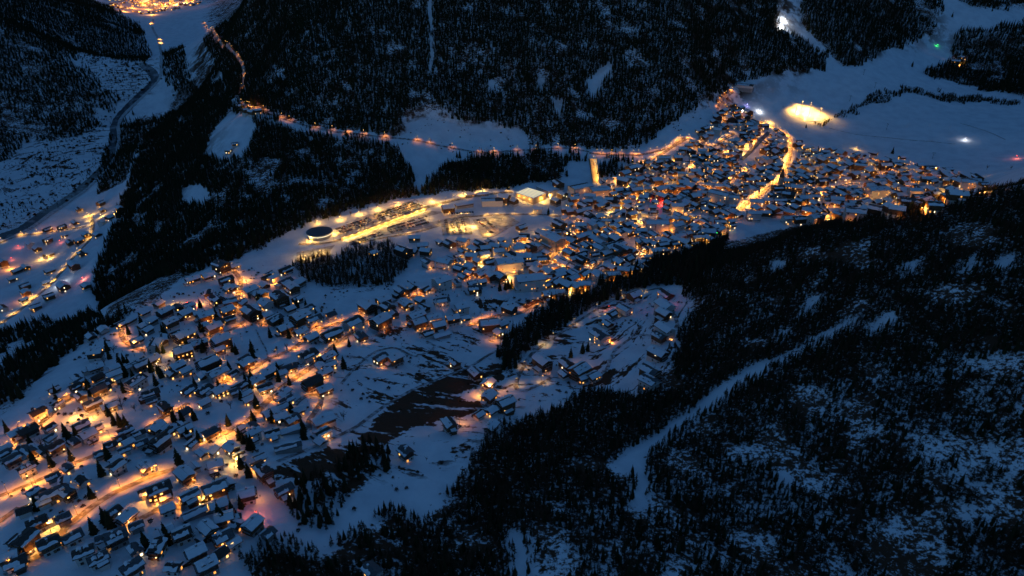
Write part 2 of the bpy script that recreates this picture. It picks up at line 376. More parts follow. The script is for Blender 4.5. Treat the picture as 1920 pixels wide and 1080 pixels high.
ORD = ['', 'first', 'second', 'third', 'fourth', 'fifth', 'sixth', 'seventh', 'eighth', 'ninth', 'tenth', 'eleventh', 'twelfth', 'thirteenth', 'fourteenth', 'fifteenth', 'sixteenth', 'seventeenth', 'eighteenth', 'nineteenth', 'twentieth']

def pts_of(s): return [tuple(float(a) for a in t.split(',')) for t in s.split()]
def ground_line(poly, step):
    """a traced line laid on the ground and resampled every step metres"""
    a = np.array(poly, float)
    px = []; py = []
    for k in range(len(a) - 1):
        n = 8; t = np.linspace(0, 1, n, endpoint=False)
        px += list(a[k, 0] + (a[k+1, 0]-a[k, 0])*t); py += list(a[k, 1] + (a[k+1, 1]-a[k, 1])*t)
    px.append(a[-1, 0]); py.append(a[-1, 1])
    X, Y, Z, T = cast(px, py)
    for _ in range(5):
        X[1:-1] = (X[:-2] + 2*X[1:-1] + X[2:])/4; Y[1:-1] = (Y[:-2] + 2*Y[1:-1] + Y[2:])/4
    d = np.r_[0, np.cumsum(np.hypot(np.diff(X), np.diff(Y)))]
    n = max(2, int(d[-1]/step) + 1); s = np.linspace(0, d[-1], n)
    return np.interp(s, d, X), np.interp(s, d, Y)
def ribbon(name, poly, width, m, lift=0.35, step=4.0, seed=1):
    X, Y = ground_line(poly, step)
    dx = np.gradient(X); dy = np.gradient(Y); L = np.hypot(dx, dy) + 1e-9; nx, ny = -dy/L, dx/L
    r = np.random.default_rng(seed); v = []; f = []
    cols = [-0.5, -0.17, 0.17, 0.5]
    for k in range(len(X)):
        for c in cols:
            w = width*c*(1 + r.uniform(-0.09, 0.09)); x = X[k] + nx[k]*w; y = Y[k] + ny[k]*w
            v.append((x, y, float(hq(x, y)) + lift))
    for k in range(len(X) - 1):
        for c in range(3): b = k*4 + c; f.append((b, b+1, b+5, b+4))
    me = bpy.data.meshes.new(name); me.from_pydata(v, [], f); me.materials.append(M[m]); me.update()
    for p in me.polygons: p.use_smooth = True
    return struct(obj(name, me)), X, Y, nx, ny

# ------------------------------------------------------------------ street lamps
COL = {'orange': (1.0, 0.30, 0.025), 'warm': (1.0, 0.38, 0.055), 'yellow': (1.0, 0.52, 0.09), 'white': (0.92, 0.96, 1.0), 'red': (1.0, 0.03, 0.02), 'green': (0.05, 1.0, 0.12), 'blue': (0.4, 0.35, 1.0), 'pink': (1.0, 0.22, 0.12)}
HEADM = {'orange': 'lamp_orange', 'warm': 'lamp_warm', 'yellow': 'lamp_warm', 'white': 'lamp_white', 'red': 'lamp_red', 'green': 'lamp_green', 'blue': 'lamp_blue', 'pink': 'lamp_red'}
_pole = {}; _head = {}
def pole_mesh(h):
    if h not in _pole:
        b = MB(); b.cone(0, 0, -0.6, h, 0.13, 0.07, 6, 'metal'); b.box(-0.06, 1.5, -0.05, 0.05, h-0.08, h+0.04, 'metal'); b.cone(0, 0, -0.6, 0.5, 0.22, 0.2, 6, 'metal')
        _pole[h] = b.mesh('lamp_post')
    return _pole[h]
def head_mesh(c):
    if c not in _head:
        b = MB(); b.add([(-0.15,-0.28,0),(0.95,-0.28,0),(0.95,0.28,0),(-0.15,0.28,0),(0.0,-0.16,0.22),(0.8,-0.16,0.22),(0.8,0.16,0.22),(0.0,0.16,0.22)],
            [(4,5,6,7),(0,1,5,4),(1,2,6,5),(2,3,7,6),(3,0,4,7)], 'metal')
        b.box(-0.1, 0.9, -0.24, 0.24, -0.12, -0.004, HEADM[c]); _head[c] = b.mesh('lamp_head')
    return _head[c]
_ldat = {}
def light_data(col, w, rad, kind='POINT'):
    k = (col, w, rad, kind)
    if k not in _ldat:
        l = bpy.data.lights.new('lamp_light', kind); l.color = COL[col]; l.energy = w; l.shadow_soft_size = rad; _ldat[k] = l
        if kind == 'SPOT': l.spot_size = math.radians(128 if w < 30000 else 152); l.spot_blend = 0.75
    return _ldat[k]
LG = 1.75
LAMPS = []; LAMPQ = []
def lamp(x, y, col, watt, label, group, rot=None, h=6.0, kind='POINT'):
    LAMPS.append((x, y)); LAMPQ.append((x, y, col, watt, label, group, R.uniform(0, 6.28) if rot is None else rot, h, kind))
def build_lamps(limit=298):
    """the lamps that show largest are single things, the tiny far ones one object"""
    def rank(q):
        a, b, t = project(np.array(q[0]), np.array(q[1]), hq(q[0], q[1])); inside = -5 < a < 1925 and -5 < b < 1085
        return -(q[7]/float(t))*(1 if inside else 0.01)
    far_ = MB(); rest = []
    for n, (x, y, col, watt, label, group, rot, h, kind) in enumerate(sorted(LAMPQ, key=rank)):
        z = float(hq(x, y)); ld = light_data(col, watt*LG*(1.8 if kind == 'SPOT' else 1.5)*{'pink': 0.35, 'blue': 0.4, 'green': 0.22}.get(col, 1.0), 0.3, kind); c, s_ = math.cos(rot), math.sin(rot)
        if n < limit:
            o = tag(obj('street_lamp', pole_mesh(h), None, (x, y, z), rot), label, 'street lamp', group)
            obj('lamp_head', head_mesh(col), o, (1.2, 0, h - 0.1)); obj('lamp_light', ld, o, (1.6, 0, h - 0.6))
        else:
            b = MB(); b.cone(0, 0, -0.6, h, 0.13, 0.07, 5, 'metal'); b.box(-0.06, 1.5, -0.05, 0.05, h-0.08, h+0.04, 'metal'); b.box(1.1, 2.1, -0.25, 0.25, h-0.22, h-0.1, HEADM[col])
            far_.join(b, lambda v: (x + c*v[0] - s_*v[1], y + s_*v[0] + c*v[1], z + v[2])); rest.append((x + c*1.6, y + s_*1.6, z + h - 0.6, ld))
    o = obj('distant_street_lamps', far_.mesh('distant_street_lamps')); o['kind'] = 'stuff'; o['label'] = 'tiny street lamps in the far village and distant town'; o['category'] = 'street lamps'
    for x, y, z, ld in rest: obj('lamp_light', ld, o, (x, y, z))

ROADS = []   # (x, y) samples of every road, for keeping houses and trees off
def road(poly, name='road', width=5.0, m='asphalt', col=None, watt=900, every=26, where='', lift=0.35, h=7.0, seed=None):
    every *= 0.66
    p = pts_of(poly)
    o, X, Y, nx, ny = ribbon(name, p, width, m, lift, seed=len(ROADS) + 3)
    ROADS.extend(zip(X, Y))
    if col:
        d = np.r_[0, np.cumsum(np.hypot(np.diff(X), np.diff(Y)))]
        n = max(1, int(d[-1]/every)); side = 1
        for k in range(n):
            s = (k + 0.5)*d[-1]/n + R.uniform(-0.3, 0.3)*every; i = int(np.clip(np.searchsorted(d, s), 0, len(X) - 1))
            off = width/2 + 0.7
            a = math.atan2(-ny[i]*side, -nx[i]*side)
            lamp(X[i] + nx[i]*off*side, Y[i] + ny[i]*off*side, col, round(watt*R.choice([0.4, 0.7, 1.0, 1.2])), 'street lamp along ' + where, 'street lamps along ' + where, a, h, 'SPOT')

road('430,500 443,513 453,528 448,550 442,567 443,583 462,600 487,607 518,612 548,613 578,615 603,617 637,605 677,590 700,578 720,573 740,565 773,558 797,549 840,538 850,530', col='orange', watt=1100, every=24, where='the winding street above the round snow meadow')
road('462,600 435,619 400,630 387,640', width=4, col='orange', watt=800, where='the short lane ending at the dark conifers')
road('600,620 583,630 568,639 553,652 533,662 503,673 482,687 458,700 430,711 415,720', width=4.5, col='orange', watt=950, every=24, where='the lane below the round snow meadow')
road('697,597 662,622 640,640 623,650 597,678 578,693 553,710 532,723 515,740 497,757 483,773 462,793 427,810 400,820', width=5, col='orange', watt=1000, every=26, where='the long street running down past the long flat roof')
road('353,756 335,768 317,776 295,790 275,803', width=4, col='orange', watt=950, every=22, where='the straight lane left of the long flat roof')
road('184,851 150,865 117,878 93,892 45,913 0,930', width=4, col='orange', watt=800, every=17, where='the straight bright lane on the left slope')
road('158,730 140,743 117,758 93,782 75,795', width=4, col='orange', watt=700, every=24, where='the lane at the upper left edge of the chalets')
road('10,1080 50,1053 83,1038 108,1027 124,1015 112,1004 123,990 143,975 167,955 192,938 222,920 247,910 275,897 300,888 328,880', width=4.5, col='orange', watt=900, every=17, where='the bending road in the bottom left corner')
road('-10,985 0,978 18,965 36,952', width=4, col='orange', watt=800, every=14, where='the lit forecourt at the left edge')
road('262,974 280,966 302,952 322,948 348,955', width=4, col='orange', watt=800, every=15, where='the yard beside the apartment block')
road('227,612 226,625 231,638 247,650 268,658', width=4, col='orange', watt=800, every=15, where='the hooked lane at the left')
road('553,760 560,752 573,743 595,739 604,745 600,758 588,777 578,792 580,807', width=4, col='orange', watt=420, every=30, where='the loop road above the curved hall roof')
road('1015,503 1032,490 1043,475 1053,458 1062,449 1080,441 1100,434', width=7, col='warm', watt=1500, every=17, where='the main street beside the large orange hall')
road('1090,527 1110,510 1120,497 1133,487 1147,482 1175,478 1205,480 1240,480 1275,474', width=5, col='warm', watt=850, every=24, where='the street at the lower edge of the centre')
road('878,612 915,598 935,590 955,592 975,588 1000,575 1015,568', width=4.5, col='orange', watt=1000, every=17, where='the bright lane beside the brown field')
road('1240,540 1223,543 1163,553 1120,580 1093,597 1077,607 1040,632 1010,653 993,667 975,700 966,722 968,730 982,735 1010,723 1035,708', width=3.5, m='gravel', col='yellow', watt=220, every=50, where='the narrow road beside the dark tree strip')
road('1085,722 1118,708 1138,694 1145,673 1153,657 1177,638 1198,628 1225,630', width=3.2, m='gravel')
road('1225,630 1262,622 1271,608 1264,590 1255,580', width=3.2, m='gravel')
road('520,866 590,838 640,815 670,800 715,765 773,731 823,711 882,688 925,660 960,650', width=3.0, m='gravel')
road('640,720 665,690 700,660 740,650 780,672 820,650 800,640', width=2.6, m='gravel')
road('560,458 590,458 620,455 647,447 707,422 760,402 800,389 850,376 900,366 960,360', width=6, col='yellow', watt=700, every=26, where='the access road behind the car parks')
road('655,460 720,446 800,432 860,408 905,405 960,402 1010,402 1040,405 1070,408', width=5, col='yellow', watt=600, every=34, where='the road through the car parks')
road('448,192 470,203 500,208 532,223 570,235 620,246 672,252 720,258 774,262 838,276 908,288 977,282 1065,277 1105,285', width=4, m='gravel', col='orange', watt=500, every=52, where='the forest road above the village')
road('1105,287 1132,290 1167,291 1197,291 1225,286 1260,277 1285,262', width=4, col='orange', watt=500, every=22, where='the road at the foot of the mountain')
road('1183,311 1205,304 1220,300 1250,284 1280,258 1303,264 1337,277 1357,262 1377,250', width=5, col='warm', watt=1300, every=24, where='the upper village road under the mountain')
road('380,40 395,60 420,85 445,105 456,125 458,150 450,175', width=4, m='gravel', col='orange', watt=900, every=75, where='the forest road at the mountain corner')
road('1108,298 1113,322 1117,343', width=9, m='plaster_cream', col='yellow', watt=700, every=9, where='the straight golden ramp under the mountain')
road('1388,394 1400,382 1418,370 1432,360 1448,348 1466,336 1472,320 1478,303 1482,287 1483,270 1480,255 1457,241 1433,231 1415,226 1395,215', width=7, col='warm', watt=2600, every=15, where='the bright main street by the church spire')
road('1485,348 1515,354 1548,354 1575,349 1595,344 1622,346', width=4, col='warm', watt=800, every=20, where='the lit lane right of the church spire')
road('1700,345 1718,347 1740,348 1763,350 1797,352 1827,355', width=4, col='orange', watt=500, every=26, where='the lane at the right end of the village')
road('1650,328 1670,323 1690,316 1712,310', width=4, col='orange', watt=700, every=24, where='the short lane at the snowfield edge')
road('1345,205 1352,188 1362,180 1375,172', width=4, col='orange', watt=800, every=24, where='the lane climbing to the lift barn')
road('1130,405 1160,412 1185,415 1210,418 1260,400 1300,405 1330,410', width=4, col='warm', watt=700, every=26, where='the lane through the old centre')
road('-8,612 17,597 50,572 75,550 93,537 128,495 142,477 160,460 173,443 174,418 167,402', width=7, col='yellow', watt=1500, every=34, where='the main road in the lower valley')
road('-8,459 33,442 55,440 83,437 120,431 160,425', width=5, col='yellow', watt=900, every=40, where='the river road in the lower valley')
road('0,445 42,432 92,397 142,363 178,330 208,298 216,262 216,235 228,215 262,180 293,150 284,133 262,118', name='river', width=24, m='water', lift=0.5)
road('20,447 60,428 100,398 150,365 190,333 216,298 224,262 222,230 235,212 268,182 300,150 305,120 298,75 284,50 290,25 285,0', name='road', width=9, m='slush', lift=0.8)
road('480,618 490,640 499,655 503,672', name='footpath', width=1.3, m='gravel', lift=0.3)
road('1800,231 1850,246 1885,262', name='footpath', width=2.0, m='gravel', lift=0.3)
road('1553,240 1600,252 1700,262 1790,270', name='footpath', width=1.6, m='gravel', lift=0.3)
road('1390,300 1403,288 1418,272 1432,258 1442,248', name='stream', width=7, m='water', lift=0.4)
for k, pl in enumerate(['282,48 288,40', '297,72 301,85']):
    road(pl, width=6, col='warm', watt=9000, every=60, where='the far valley road below the distant town')

# ------------------------------------------------------------------ houses
HOUSES = {
'A': ('around the bottom left bend', '45,1006,l,45,d 90,1013,m,25,d 28,1050,m,20,d 67,976,m,20,d 117,968,s,25,d 60,920,s,30 93,922,m,25,d 123,918,m,-35,d 80,938,s,20 135,1002,m,30 155,1032,m,25,d 182,1044,m,25 192,1007,s,20,d 217,1002,m,25 253,1027,s,-50 293,1022,m,60 247,1058,m,30 237,965,m,40 298,912,l,25,a 313,950,s,25 255,983,s,25'),
'B': ('along the lower wooded edge', '402,910,l,25,a 355,925,m,25 364,959,b,25 410,942,m,20 340,995,m,25 418,1003,m,25 437,1014,s,30 473,978,m,40 502,997,s,40 367,1030,m,30 387,1054,m,30 533,914,m,30,d 697,1066,m,-40,d'),
'C': ('on the far left slope', '173,752,m,20,d 204,759,m,20 100,728,s,25 117,737,s,25 140,722,s,25 183,726,m,25,d 107,755,s,30 70,770,m,30,d 50,803,l,25,d 55,841,m,-35 82,841,m,-35 102,834,m,30,d 20,858,m,30,d 48,875,m,25,d 153,803,s,25 164,811,m,25 180,801,s,25 188,848,s,20 207,831,s,20 234,805,m,25,d 223,820,s,25 240,827,s,25 265,828,s,25 260,810,s,25 297,822,l,40,d 308,760,m,-40,d 283,748,s,20 282,734,m,20 217,870,m,30 273,872,m,-40 8,838,s,30'),
'D': ('around the long flat roof', '345,801,m,25 352,729,m,30 382,752,s,30 412,729,m,25,a 358,830,s,40 378,847,s,-40 398,843,s,40 403,868,m,20 345,885,l,-45 363,873,s,-45 393,808,m,25,d 403,806,s,20 433,836,m,-35 448,852,s,25 448,801,s,25 472,808,m,25 510,809,m,20 507,771,m,25 525,777,m,25 547,782,m,25 543,804,b,20 540,836,B,13 607,785,C,25 604,808,m,30 600,826,s,-35 487,856,s,25 494,878,l,-50,d 530,734,m,40 535,748,m,30 560,767,s,25 608,727,m,25 465,747,s,25 460,735,s,25 496,724,m,20 480,710,m,25'),
'E': ('around the round snow meadow', '413,632,l,25,a 345,623,l,25,a 400,609,m,25 342,652,l,20,a 332,682,m,25,a 387,674,l,25 408,695,l,25 435,699,s,30 460,677,m,25 502,694,m,30 528,698,s,25 542,686,m,20,d 577,661,l,25,d 615,665,m,25 585,711,l,25,d 533,611,m,20 563,618,m,25 583,629,m,25 620,622,l,25 518,682,s,25'),
'F': ('along the upper winding street', '390,513,m,20 360,520,m,20 423,521,m,20 428,538,s,-40 438,537,s,-40 468,540,m,25 480,549,s,-40 493,547,s,-45 497,565,m,-30 470,579,l,-30 452,565,s,40 430,562,m,15 403,557,m,-40,d 425,577,m,20 385,587,m,20 347,583,m,25 353,570,s,25 495,532,s,-30 512,518,s,25 535,503,m,25,d 535,525,m,25 523,552,l,-35,d 557,558,s,25 515,595,m,30 543,576,s,25 562,588,l,25 413,492,l,-20,d 440,496,s,20 500,588,s,25'),
'G': ('by the hooked lane', '297,567,s,30 307,580,m,30 283,598,s,30 267,608,s,25 276,616,s,30 255,636,s,30 288,642,m,60 303,637,s,-20 318,600,m,25 227,604,s,30 243,597,s,30 177,657,m,10 177,685,m,15 212,698,m,25 190,720,m,25,d 263,680,m,20 253,711,l,30,d 193,615,s,-40 170,628,s,-40'),
'H': ('down in the lower valley', '148,390,m 192,392,m 188,378,m 223,388,m 192,413,m 88,428,m 115,423,m 140,415,m 182,437,m 160,437,m 147,448,m 130,452,m 88,447,m 55,455,m 68,463,m 90,475,m 153,473,m 137,493,l 92,505,m 47,498,m 23,520,m 45,533,m 117,532,l 160,533,m 85,528,s 3,487,l 205,405,m 90,552,m 65,572,m 43,560,s 47,545,m 3,575,m 30,505,m 120,440,s'),
'I': ('between the knoll and brown field', '662,600,l,25 688,568,l,-30 718,558,m,20 727,572,m,-30 737,584,s,-40 713,595,l,25 677,628,m,-40,d 753,541,m,-30 772,535,s,-30 797,540,s,25 828,522,l,15 760,565,m,-30 787,560,s,-30 796,574,s,-30 780,587,l,20 785,600,m,15 813,592,m,15 822,605,m,15 830,560,m,10 865,572,m,10 848,592,m,10 872,593,s,10 917,602,l,8 943,605,s,25 935,621,s,-40 802,622,s,20 828,626,b,15 890,537,m,10 857,527,s,-40 885,528,s,10 833,487,l,-12,w 802,488,m,-30 862,500,m,-20 880,508,s,-20 902,510,m,20 922,512,m,-50 938,514,m,-30 862,487,s,-40 955,573,m,-20'),
'J': ('on the terrace right of trees', '1017,672,l,-35 1062,678,m,-40 1087,688,l,30 1113,702,m,25 1093,706,s,25 1125,624,l,-30,w 1133,596,s,30 1148,585,s,30 1172,575,m,-30 1247,612,l,-30 1237,627,m,-30 1233,657,l,-30 1220,690,l,-30 1217,710,l,-30 1247,568,l,-30 1245,583,m,-25 1057,699,s,-40 1190,549,m,20 1249,548,m,-30 1140,604,s,-30'),
'K': ('on the open sloping meadow', '713,667,m,25 740,667,m,25 853,677,s,-40 892,695,m,-45 915,715,m,40 917,739,m,40 948,749,l,25 898,775,s,30 922,767,s,30 843,791,m,-50 921,796,m,50 760,843,m,-40,d'),
'L': ('in the bright village centre', '1037,442,h,-30,o 1015,433,m,-25 1010,443,s,-30 978,423,m,15 1067,417,m,-40 1065,435,s,-30 1040,420,s,-30 1030,428,s,-20 1090,427,m,-25 1070,448,m,-20 1087,441,m,20 1102,412,m,-30 1112,418,m,-30 1128,421,m,-35 1142,431,m,-35 1137,441,m,-30 1112,443,m,-25 1158,422,m,-35 1167,433,m,-30 1177,418,m,20 1193,423,s,-30 1155,400,m,25,w 1232,415,h,0,w 1270,418,l,10 1192,434,s,0 1227,437,m,-30 1253,438,m,-35 1207,442,s,-30 1203,452,m,-45 1227,455,s,-35 1243,455,m,10 1267,453,m,10 1230,467,m,10 1248,468,s,-35 1100,457,m,-30 1067,470,m,-25 1093,468,s,-30 1125,462,m,-30,w 1137,471,m,20 1160,464,l,-30,d 1188,468,s,-30 1180,481,m,20 1093,483,m,-30,d 1110,490,s,20 1058,489,m,-25 1077,498,m,-25 1048,512,m,20 1075,518,m,25 1080,533,m,-30 1095,510,m,30 1125,502,s,25 1162,487,m,-35 1175,495,s,-35 1188,503,s,-30 1201,490,s,-30 1206,498,s,-30 1027,531,s,30 1042,525,m,35 994,519,h,8,w 1018,482,m,5 1025,471,s,-20 994,483,m,5 995,494,s,5 1008,494,s,-40 977,485,s,-30 965,486,s,-30 972,463,m,10 995,460,m,-20 935,468,m,5,w 928,458,m,-10 907,473,m,15 910,462,m,10 947,458,m,-10 955,487,h,5,w 918,488,m,15 895,486,s,-30'),
'M': ('beside the car parks', '843,453,m,-30 868,448,m,-10 792,457,m,0 798,467,m,-10 757,465,l,-20 774,468,s,-10 777,443,m,0 700,472,s,20 825,451,s,-30 1027,352,H,-20 1047,340,l,-30 1088,348,H,15 1125,353,H,10 922,372,H,5 870,382,B,12 1070,393,m,5 840,386,l,10 945,366,l,-10 962,373,m,-20 1055,361,m,-20 1076,370,m,10 1042,373,m,-20 905,362,b,5 882,363,b,5 1008,389,m,0 1397,158,H,-6'),
'N': ('in the far dense village', '1295,345,l,-20 1193,352,l,10 1170,335,l,-15 1208,367,m,-10 1243,364,l,-20 1262,352,m,-20 1340,383,m,-20 1270,383,l,0 1420,375,l,-5,w 1413,352,m,0,w 1350,428,m,20 1373,420,s,10 1310,440,l,5 1287,408,m,-20 1227,395,s,0 1480,360,l,-10 1503,374,m,-20 1568,378,m,-15 1600,365,m,10 1605,393,l,-10 1648,388,l,-10 1457,396,m,0 1482,395,m,-15 1517,392,l,-10 1535,403,l,-10 1573,399,m,-20 1500,407,l,0 1350,360,h,-12,w 1375,367,l,-8,w'),
'P': ('by the far right wood', '1793,113,l,-8 1805,106,m,-8'),
'Q': ('on the forest road hamlet', '461,203,m,10 472,207,m,-10 481,205,m,5 452,197,s,0 440,268,s,10 428,280,s,0'),
'O': ('along the far snowfield edge', '1658,298,m,-10 1688,307,m,-10 1743,312,m,0 1778,315,m,0 1755,327,m,5 1783,335,l,-10 1818,338,l,-10 1695,325,m,0 1720,335,m,0 1797,360,l,-5 1758,360,m,0 1703,373,l,-5 1753,380,m,0 1683,388,m,-5 1692,293,s,0 1638,285,m,-10 1615,307,l,-10 1647,352,h,0,w 1695,352,m,0 1690,363,m,0 1845,343,s,0 1575,285,m,-10 1600,292,m,-10 1560,300,m,0'),
}
SIZE = {'s': (8.0, 9.5, 2), 'm': (10.5, 13.5, 3), 'l': (13, 17.5, 4), 'h': (17, 30, 5), 'b': (7, 18, 1), 'B': (9.5, 27, 1), 'H': (22, 34, 2), 'C': (13, 22, 2)}
HS = []
for key, (phrase, data) in HOUSES.items():
    for t in data.split():
        q = t.split(','); x, y = float(q[0]), float(q[1]); ang = float(q[3]) if len(q) > 3 else R.choice([20, -35])
        HS.append(dict(x=x, y=y, size=q[2], ang=ang + R.uniform(-4, 4), code=q[4] if len(q) > 4 else '', key=key))
# further small houses that fill the dense far village, spread between the traced ones
FILL = [[(1060,365),(1110,352),(1180,312),(1260,290),(1340,215),(1360,185),(1400,200),(1420,225),(1470,245),(1510,270),(1600,285),(1700,300),(1840,330),(1850,350),(1760,385),(1650,398),(1540,410),(1490,412),(1440,396),(1390,400),(1370,425),(1300,462),(1180,450),(1120,412),(1060,410)],
        [(890,455),(960,440),(1000,440),(1060,405),(1300,440),(1300,465),(1230,480),(1130,520),(1080,545),(1000,548),(960,520),(890,530),(850,505),(840,480)]]
fx = []; fy = []
for gx in np.arange(840, 1850, 6.0):
    for gy in np.arange(180, 550, 3.0):
        if inany(gx, gy, FILL): fx.append(gx + R.uniform(-3, 3)); fy.append(gy + R.uniform(-1.5, 1.5))
order = list(range(len(fx))); R.shuffle(order)
fX, fY, fZ, fT = cast(fx, fy, 6.0)
SNOWGAPS = [[(925,505),(985,500),(985,545),(920,560)],[(1165,440),(1200,440),(1195,462),(1165,455)],[(1370,402),(1470,400),(1490,412),(1440,420),(1380,445)],[(1400,290),(1425,260),(1440,270),(1420,300),(1385,305)],[(1560,395),(1600,395),(1600,400),(1560,405)]]

def prep(h):
    W, L, n = SIZE[h['size']]
    g0 = float(cast(h['x'], h['y'], 5.0)[3][0]); sz = min(1.0, max(0.60, g0/690)); W *= sz*0.93; L *= sz*0.93
    k = R.uniform(0.92, 1.1); W *= k; L *= R.uniform(0.92, 1.08)
    eave = (2.7*n + R.uniform(-0.3, 0.5))*(0.4 + 0.6*sz) if h['size'] not in 'bBHC' else {'b': 3.2, 'B': 4.2, 'H': 7.0, 'C': 5.0}[h['size']]
    if h['size'] in 'ml' and R.random() < 0.4: eave -= 2.0
    pitch = math.radians(R.uniform(20, 27)) if h['size'] not in 'BHhC' else math.radians(8 if h['size'] != 'h' else 15)
    h.update(W=W, L=L, n=n, eave=eave, pitch=pitch)
    X, Y, Z, T = cast(h['x'], h['y'], eave + W*0.25*math.tan(pitch))
    h['X'], h['Y'], h['T'] = float(X[0]), float(Y[0]), float(T[0])
    a = math.radians(h['ang']); zc = CAMZ - float(Z[0]) - eave
    def flat(px, py):
        u, v = (px-960)/F, (py-540)/F; t = zc/(sp + v*cp); return t*u, t*(cp - v*sp)
    x0, y0 = flat(h['x'], h['y']); x1, y1 = flat(h['x'] + 6*math.cos(a), h['y'] - 6*math.sin(a))
    h['rot'] = math.atan2(y1 - y0, x1 - x0)
    h['Z'] = float(hq(h['X'], h['Y']))
    h['px'] = L*F/h['T']
for h in HS: prep(h)
HP = np.array([(h['X'], h['Y'], max(h['L'], h['W'])*0.5) for h in HS]); RD = np.array(ROADS)
kept = [tuple(p) for p in HP]; FH = []
for i in order:
    x, y = float(fX[i]), float(fY[i])
    if any(inpoly(fx[i], fy[i], g) for g in SNOWGAPS): continue
    if fT[i] < 700: continue
    a = np.array(kept)
    if (np.hypot(a[:, 0]-x, a[:, 1]-y) < a[:, 2] + 6.0).any(): continue
    if np.hypot(RD[:, 0]-x, RD[:, 1]-y).min() < 10.5: continue
    kept.append((x, y, 6.3))
    h = dict(x=fx[i], y=fy[i], size=R.choice('ssmmml'), ang=R.choice([15, -25, -30, 0]) + R.uniform(-6, 6), code='', key='N')
    prep(h); FH.append(h)
OPEN = [[(425,612),(525,612),(560,640),(505,682),(478,662),(425,668)],[(345,772),(390,745),(455,745),(480,775),(430,797),(370,792)],[(210,735),(285,745),(310,790),(250,805),(195,785)],[(130,905),(240,878),(190,935),(150,968)],[(0,870),(90,850),(60,905),(0,925)],[(100,775),(150,760),(165,790),(110,800)],[(200,630),(235,640),(260,665),(200,680)],[(190,880),(250,855),(330,830),(250,890)],[(140,1030),(110,1080),(0,1080),(90,1045)]]
NEARV = [(-5,1085),(-5,850),(40,780),(130,720),(215,625),(290,560),(345,530),(420,500),(560,500),(560,545),(640,590),(655,640),(610,720),(615,830),(560,850),(520,890),(440,960),(470,1000),(400,1085)]
RD = np.array(ROADS); cand = [(R.uniform(0, 650), R.uniform(500, 1078)) for _ in range(4000)]
cand = [c for c in cand if inpoly(c[0], c[1], NEARV) and not any(inpoly(c[0], c[1], o) for o in OPEN)]
cX, cY, cZ, cT = cast([c[0] for c in cand], [c[1] for c in cand], 5.0); nin = 0
for i, c in enumerate(cand):
    if nin >= 75: break
    x, y = float(cX[i]), float(cY[i]); a = np.array(kept)
    if (np.hypot(a[:, 0]-x, a[:, 1]-y) < a[:, 2]*0.85 + 4.4).any() or np.hypot(RD[:, 0]-x, RD[:, 1]-y).min() < 8: continue
    kept.append((x, y, 4.6)); nin += 1
    nb = min((h for h in HS if h['key'] not in 'NOPQHM'), key=lambda h: (h['x']-c[0])**2 + (h['y']-c[1])**2)
    h = dict(x=c[0], y=c[1], size=R.choice('ssssm'), ang=nb['ang'] + R.choice([0, 0, -65]) + R.uniform(-6, 6), code=R.choice(['', '', 'd']), key=nb['key'])
    prep(h); FH.append(h)
HS += FH
HS.sort(key=lambda h: -h['px'])

WALLS = ['wood_dark', 'wood_brown', 'plaster_white', 'plaster_cream']
WORD = {'wood_dark': 'dark timber', 'wood_brown': 'brown timber', 'plaster_white': 'white plastered', 'plaster_cream': 'cream plastered', 'stone': 'grey stone', 'concrete': 'grey concrete'}
def roof_geo(h, snow):
    """two roof slabs, snow sheets and their state word"""
    L, W, e, pt = h['L'], h['W'], h['eave'], h['pitch']
    og, oe = (1.0, 0.9) if h['size'] not in 'BH' else (0.5, 0.4)
    hl = L/2 + og; rise = W/2*math.tan(pt); zr = e + rise; ce, se = math.cos(pt), math.sin(pt)
    sl = (W/2 + oe)/ce
    roof = MB(); sn = MB(); rm = 'slate' if h['slate'] else 'shingle'
    for s in (-1, 1):
        def P(u, d, t): return (u, s*(d*ce + t*se), zr - d*se + t*ce)      # u along ridge, d down the slope, t above it
        ring = [P(-hl, 0, 0), P(hl, 0, 0), P(hl, sl, 0), P(-hl, sl, 0)]
        roof.prism(ring if s > 0 else ring[::-1], (0, 0, 0.28), rm)
        c = snow[0 if s < 0 else 1]
        if c < 0.12: continue
        n = 7; lo = []; hi = []
        d1 = sl*(1 - R.uniform(0.0, 0.06)); d0 = sl*(1 - c) if c < 0.95 else 0.0
        u0 = -hl + R.uniform(0.05, 0.25); u1 = hl - R.uniform(0.05, 0.25)
        if c < 0.8 and R.random() < 0.5: u1 = hl - 2*hl*R.uniform(0.1, 0.4)
        for k in range(n + 1):
            u = u0 + (u1 - u0)*k/n
            lo.append((u, d1 - abs(R.gauss(0, 0.18)))); j = (0.0 if d0 == 0 else R.uniform(-0.7, 0.7))
            hi.append((u, max(0.0, min(d1 - 0.6, d0 + j))))
        t = R.uniform(0.25, 0.45)
        ring = [P(u, d, 0.285) for u, d in lo] + [P(u, d, 0.285) for u, d in hi[::-1]]
        if s < 0: ring = ring[::-1]
        off = (0, s*t*se*0.0, t)
        sn.prism(ring, off, 'snow')
    return roof, sn, zr
WIN = {}
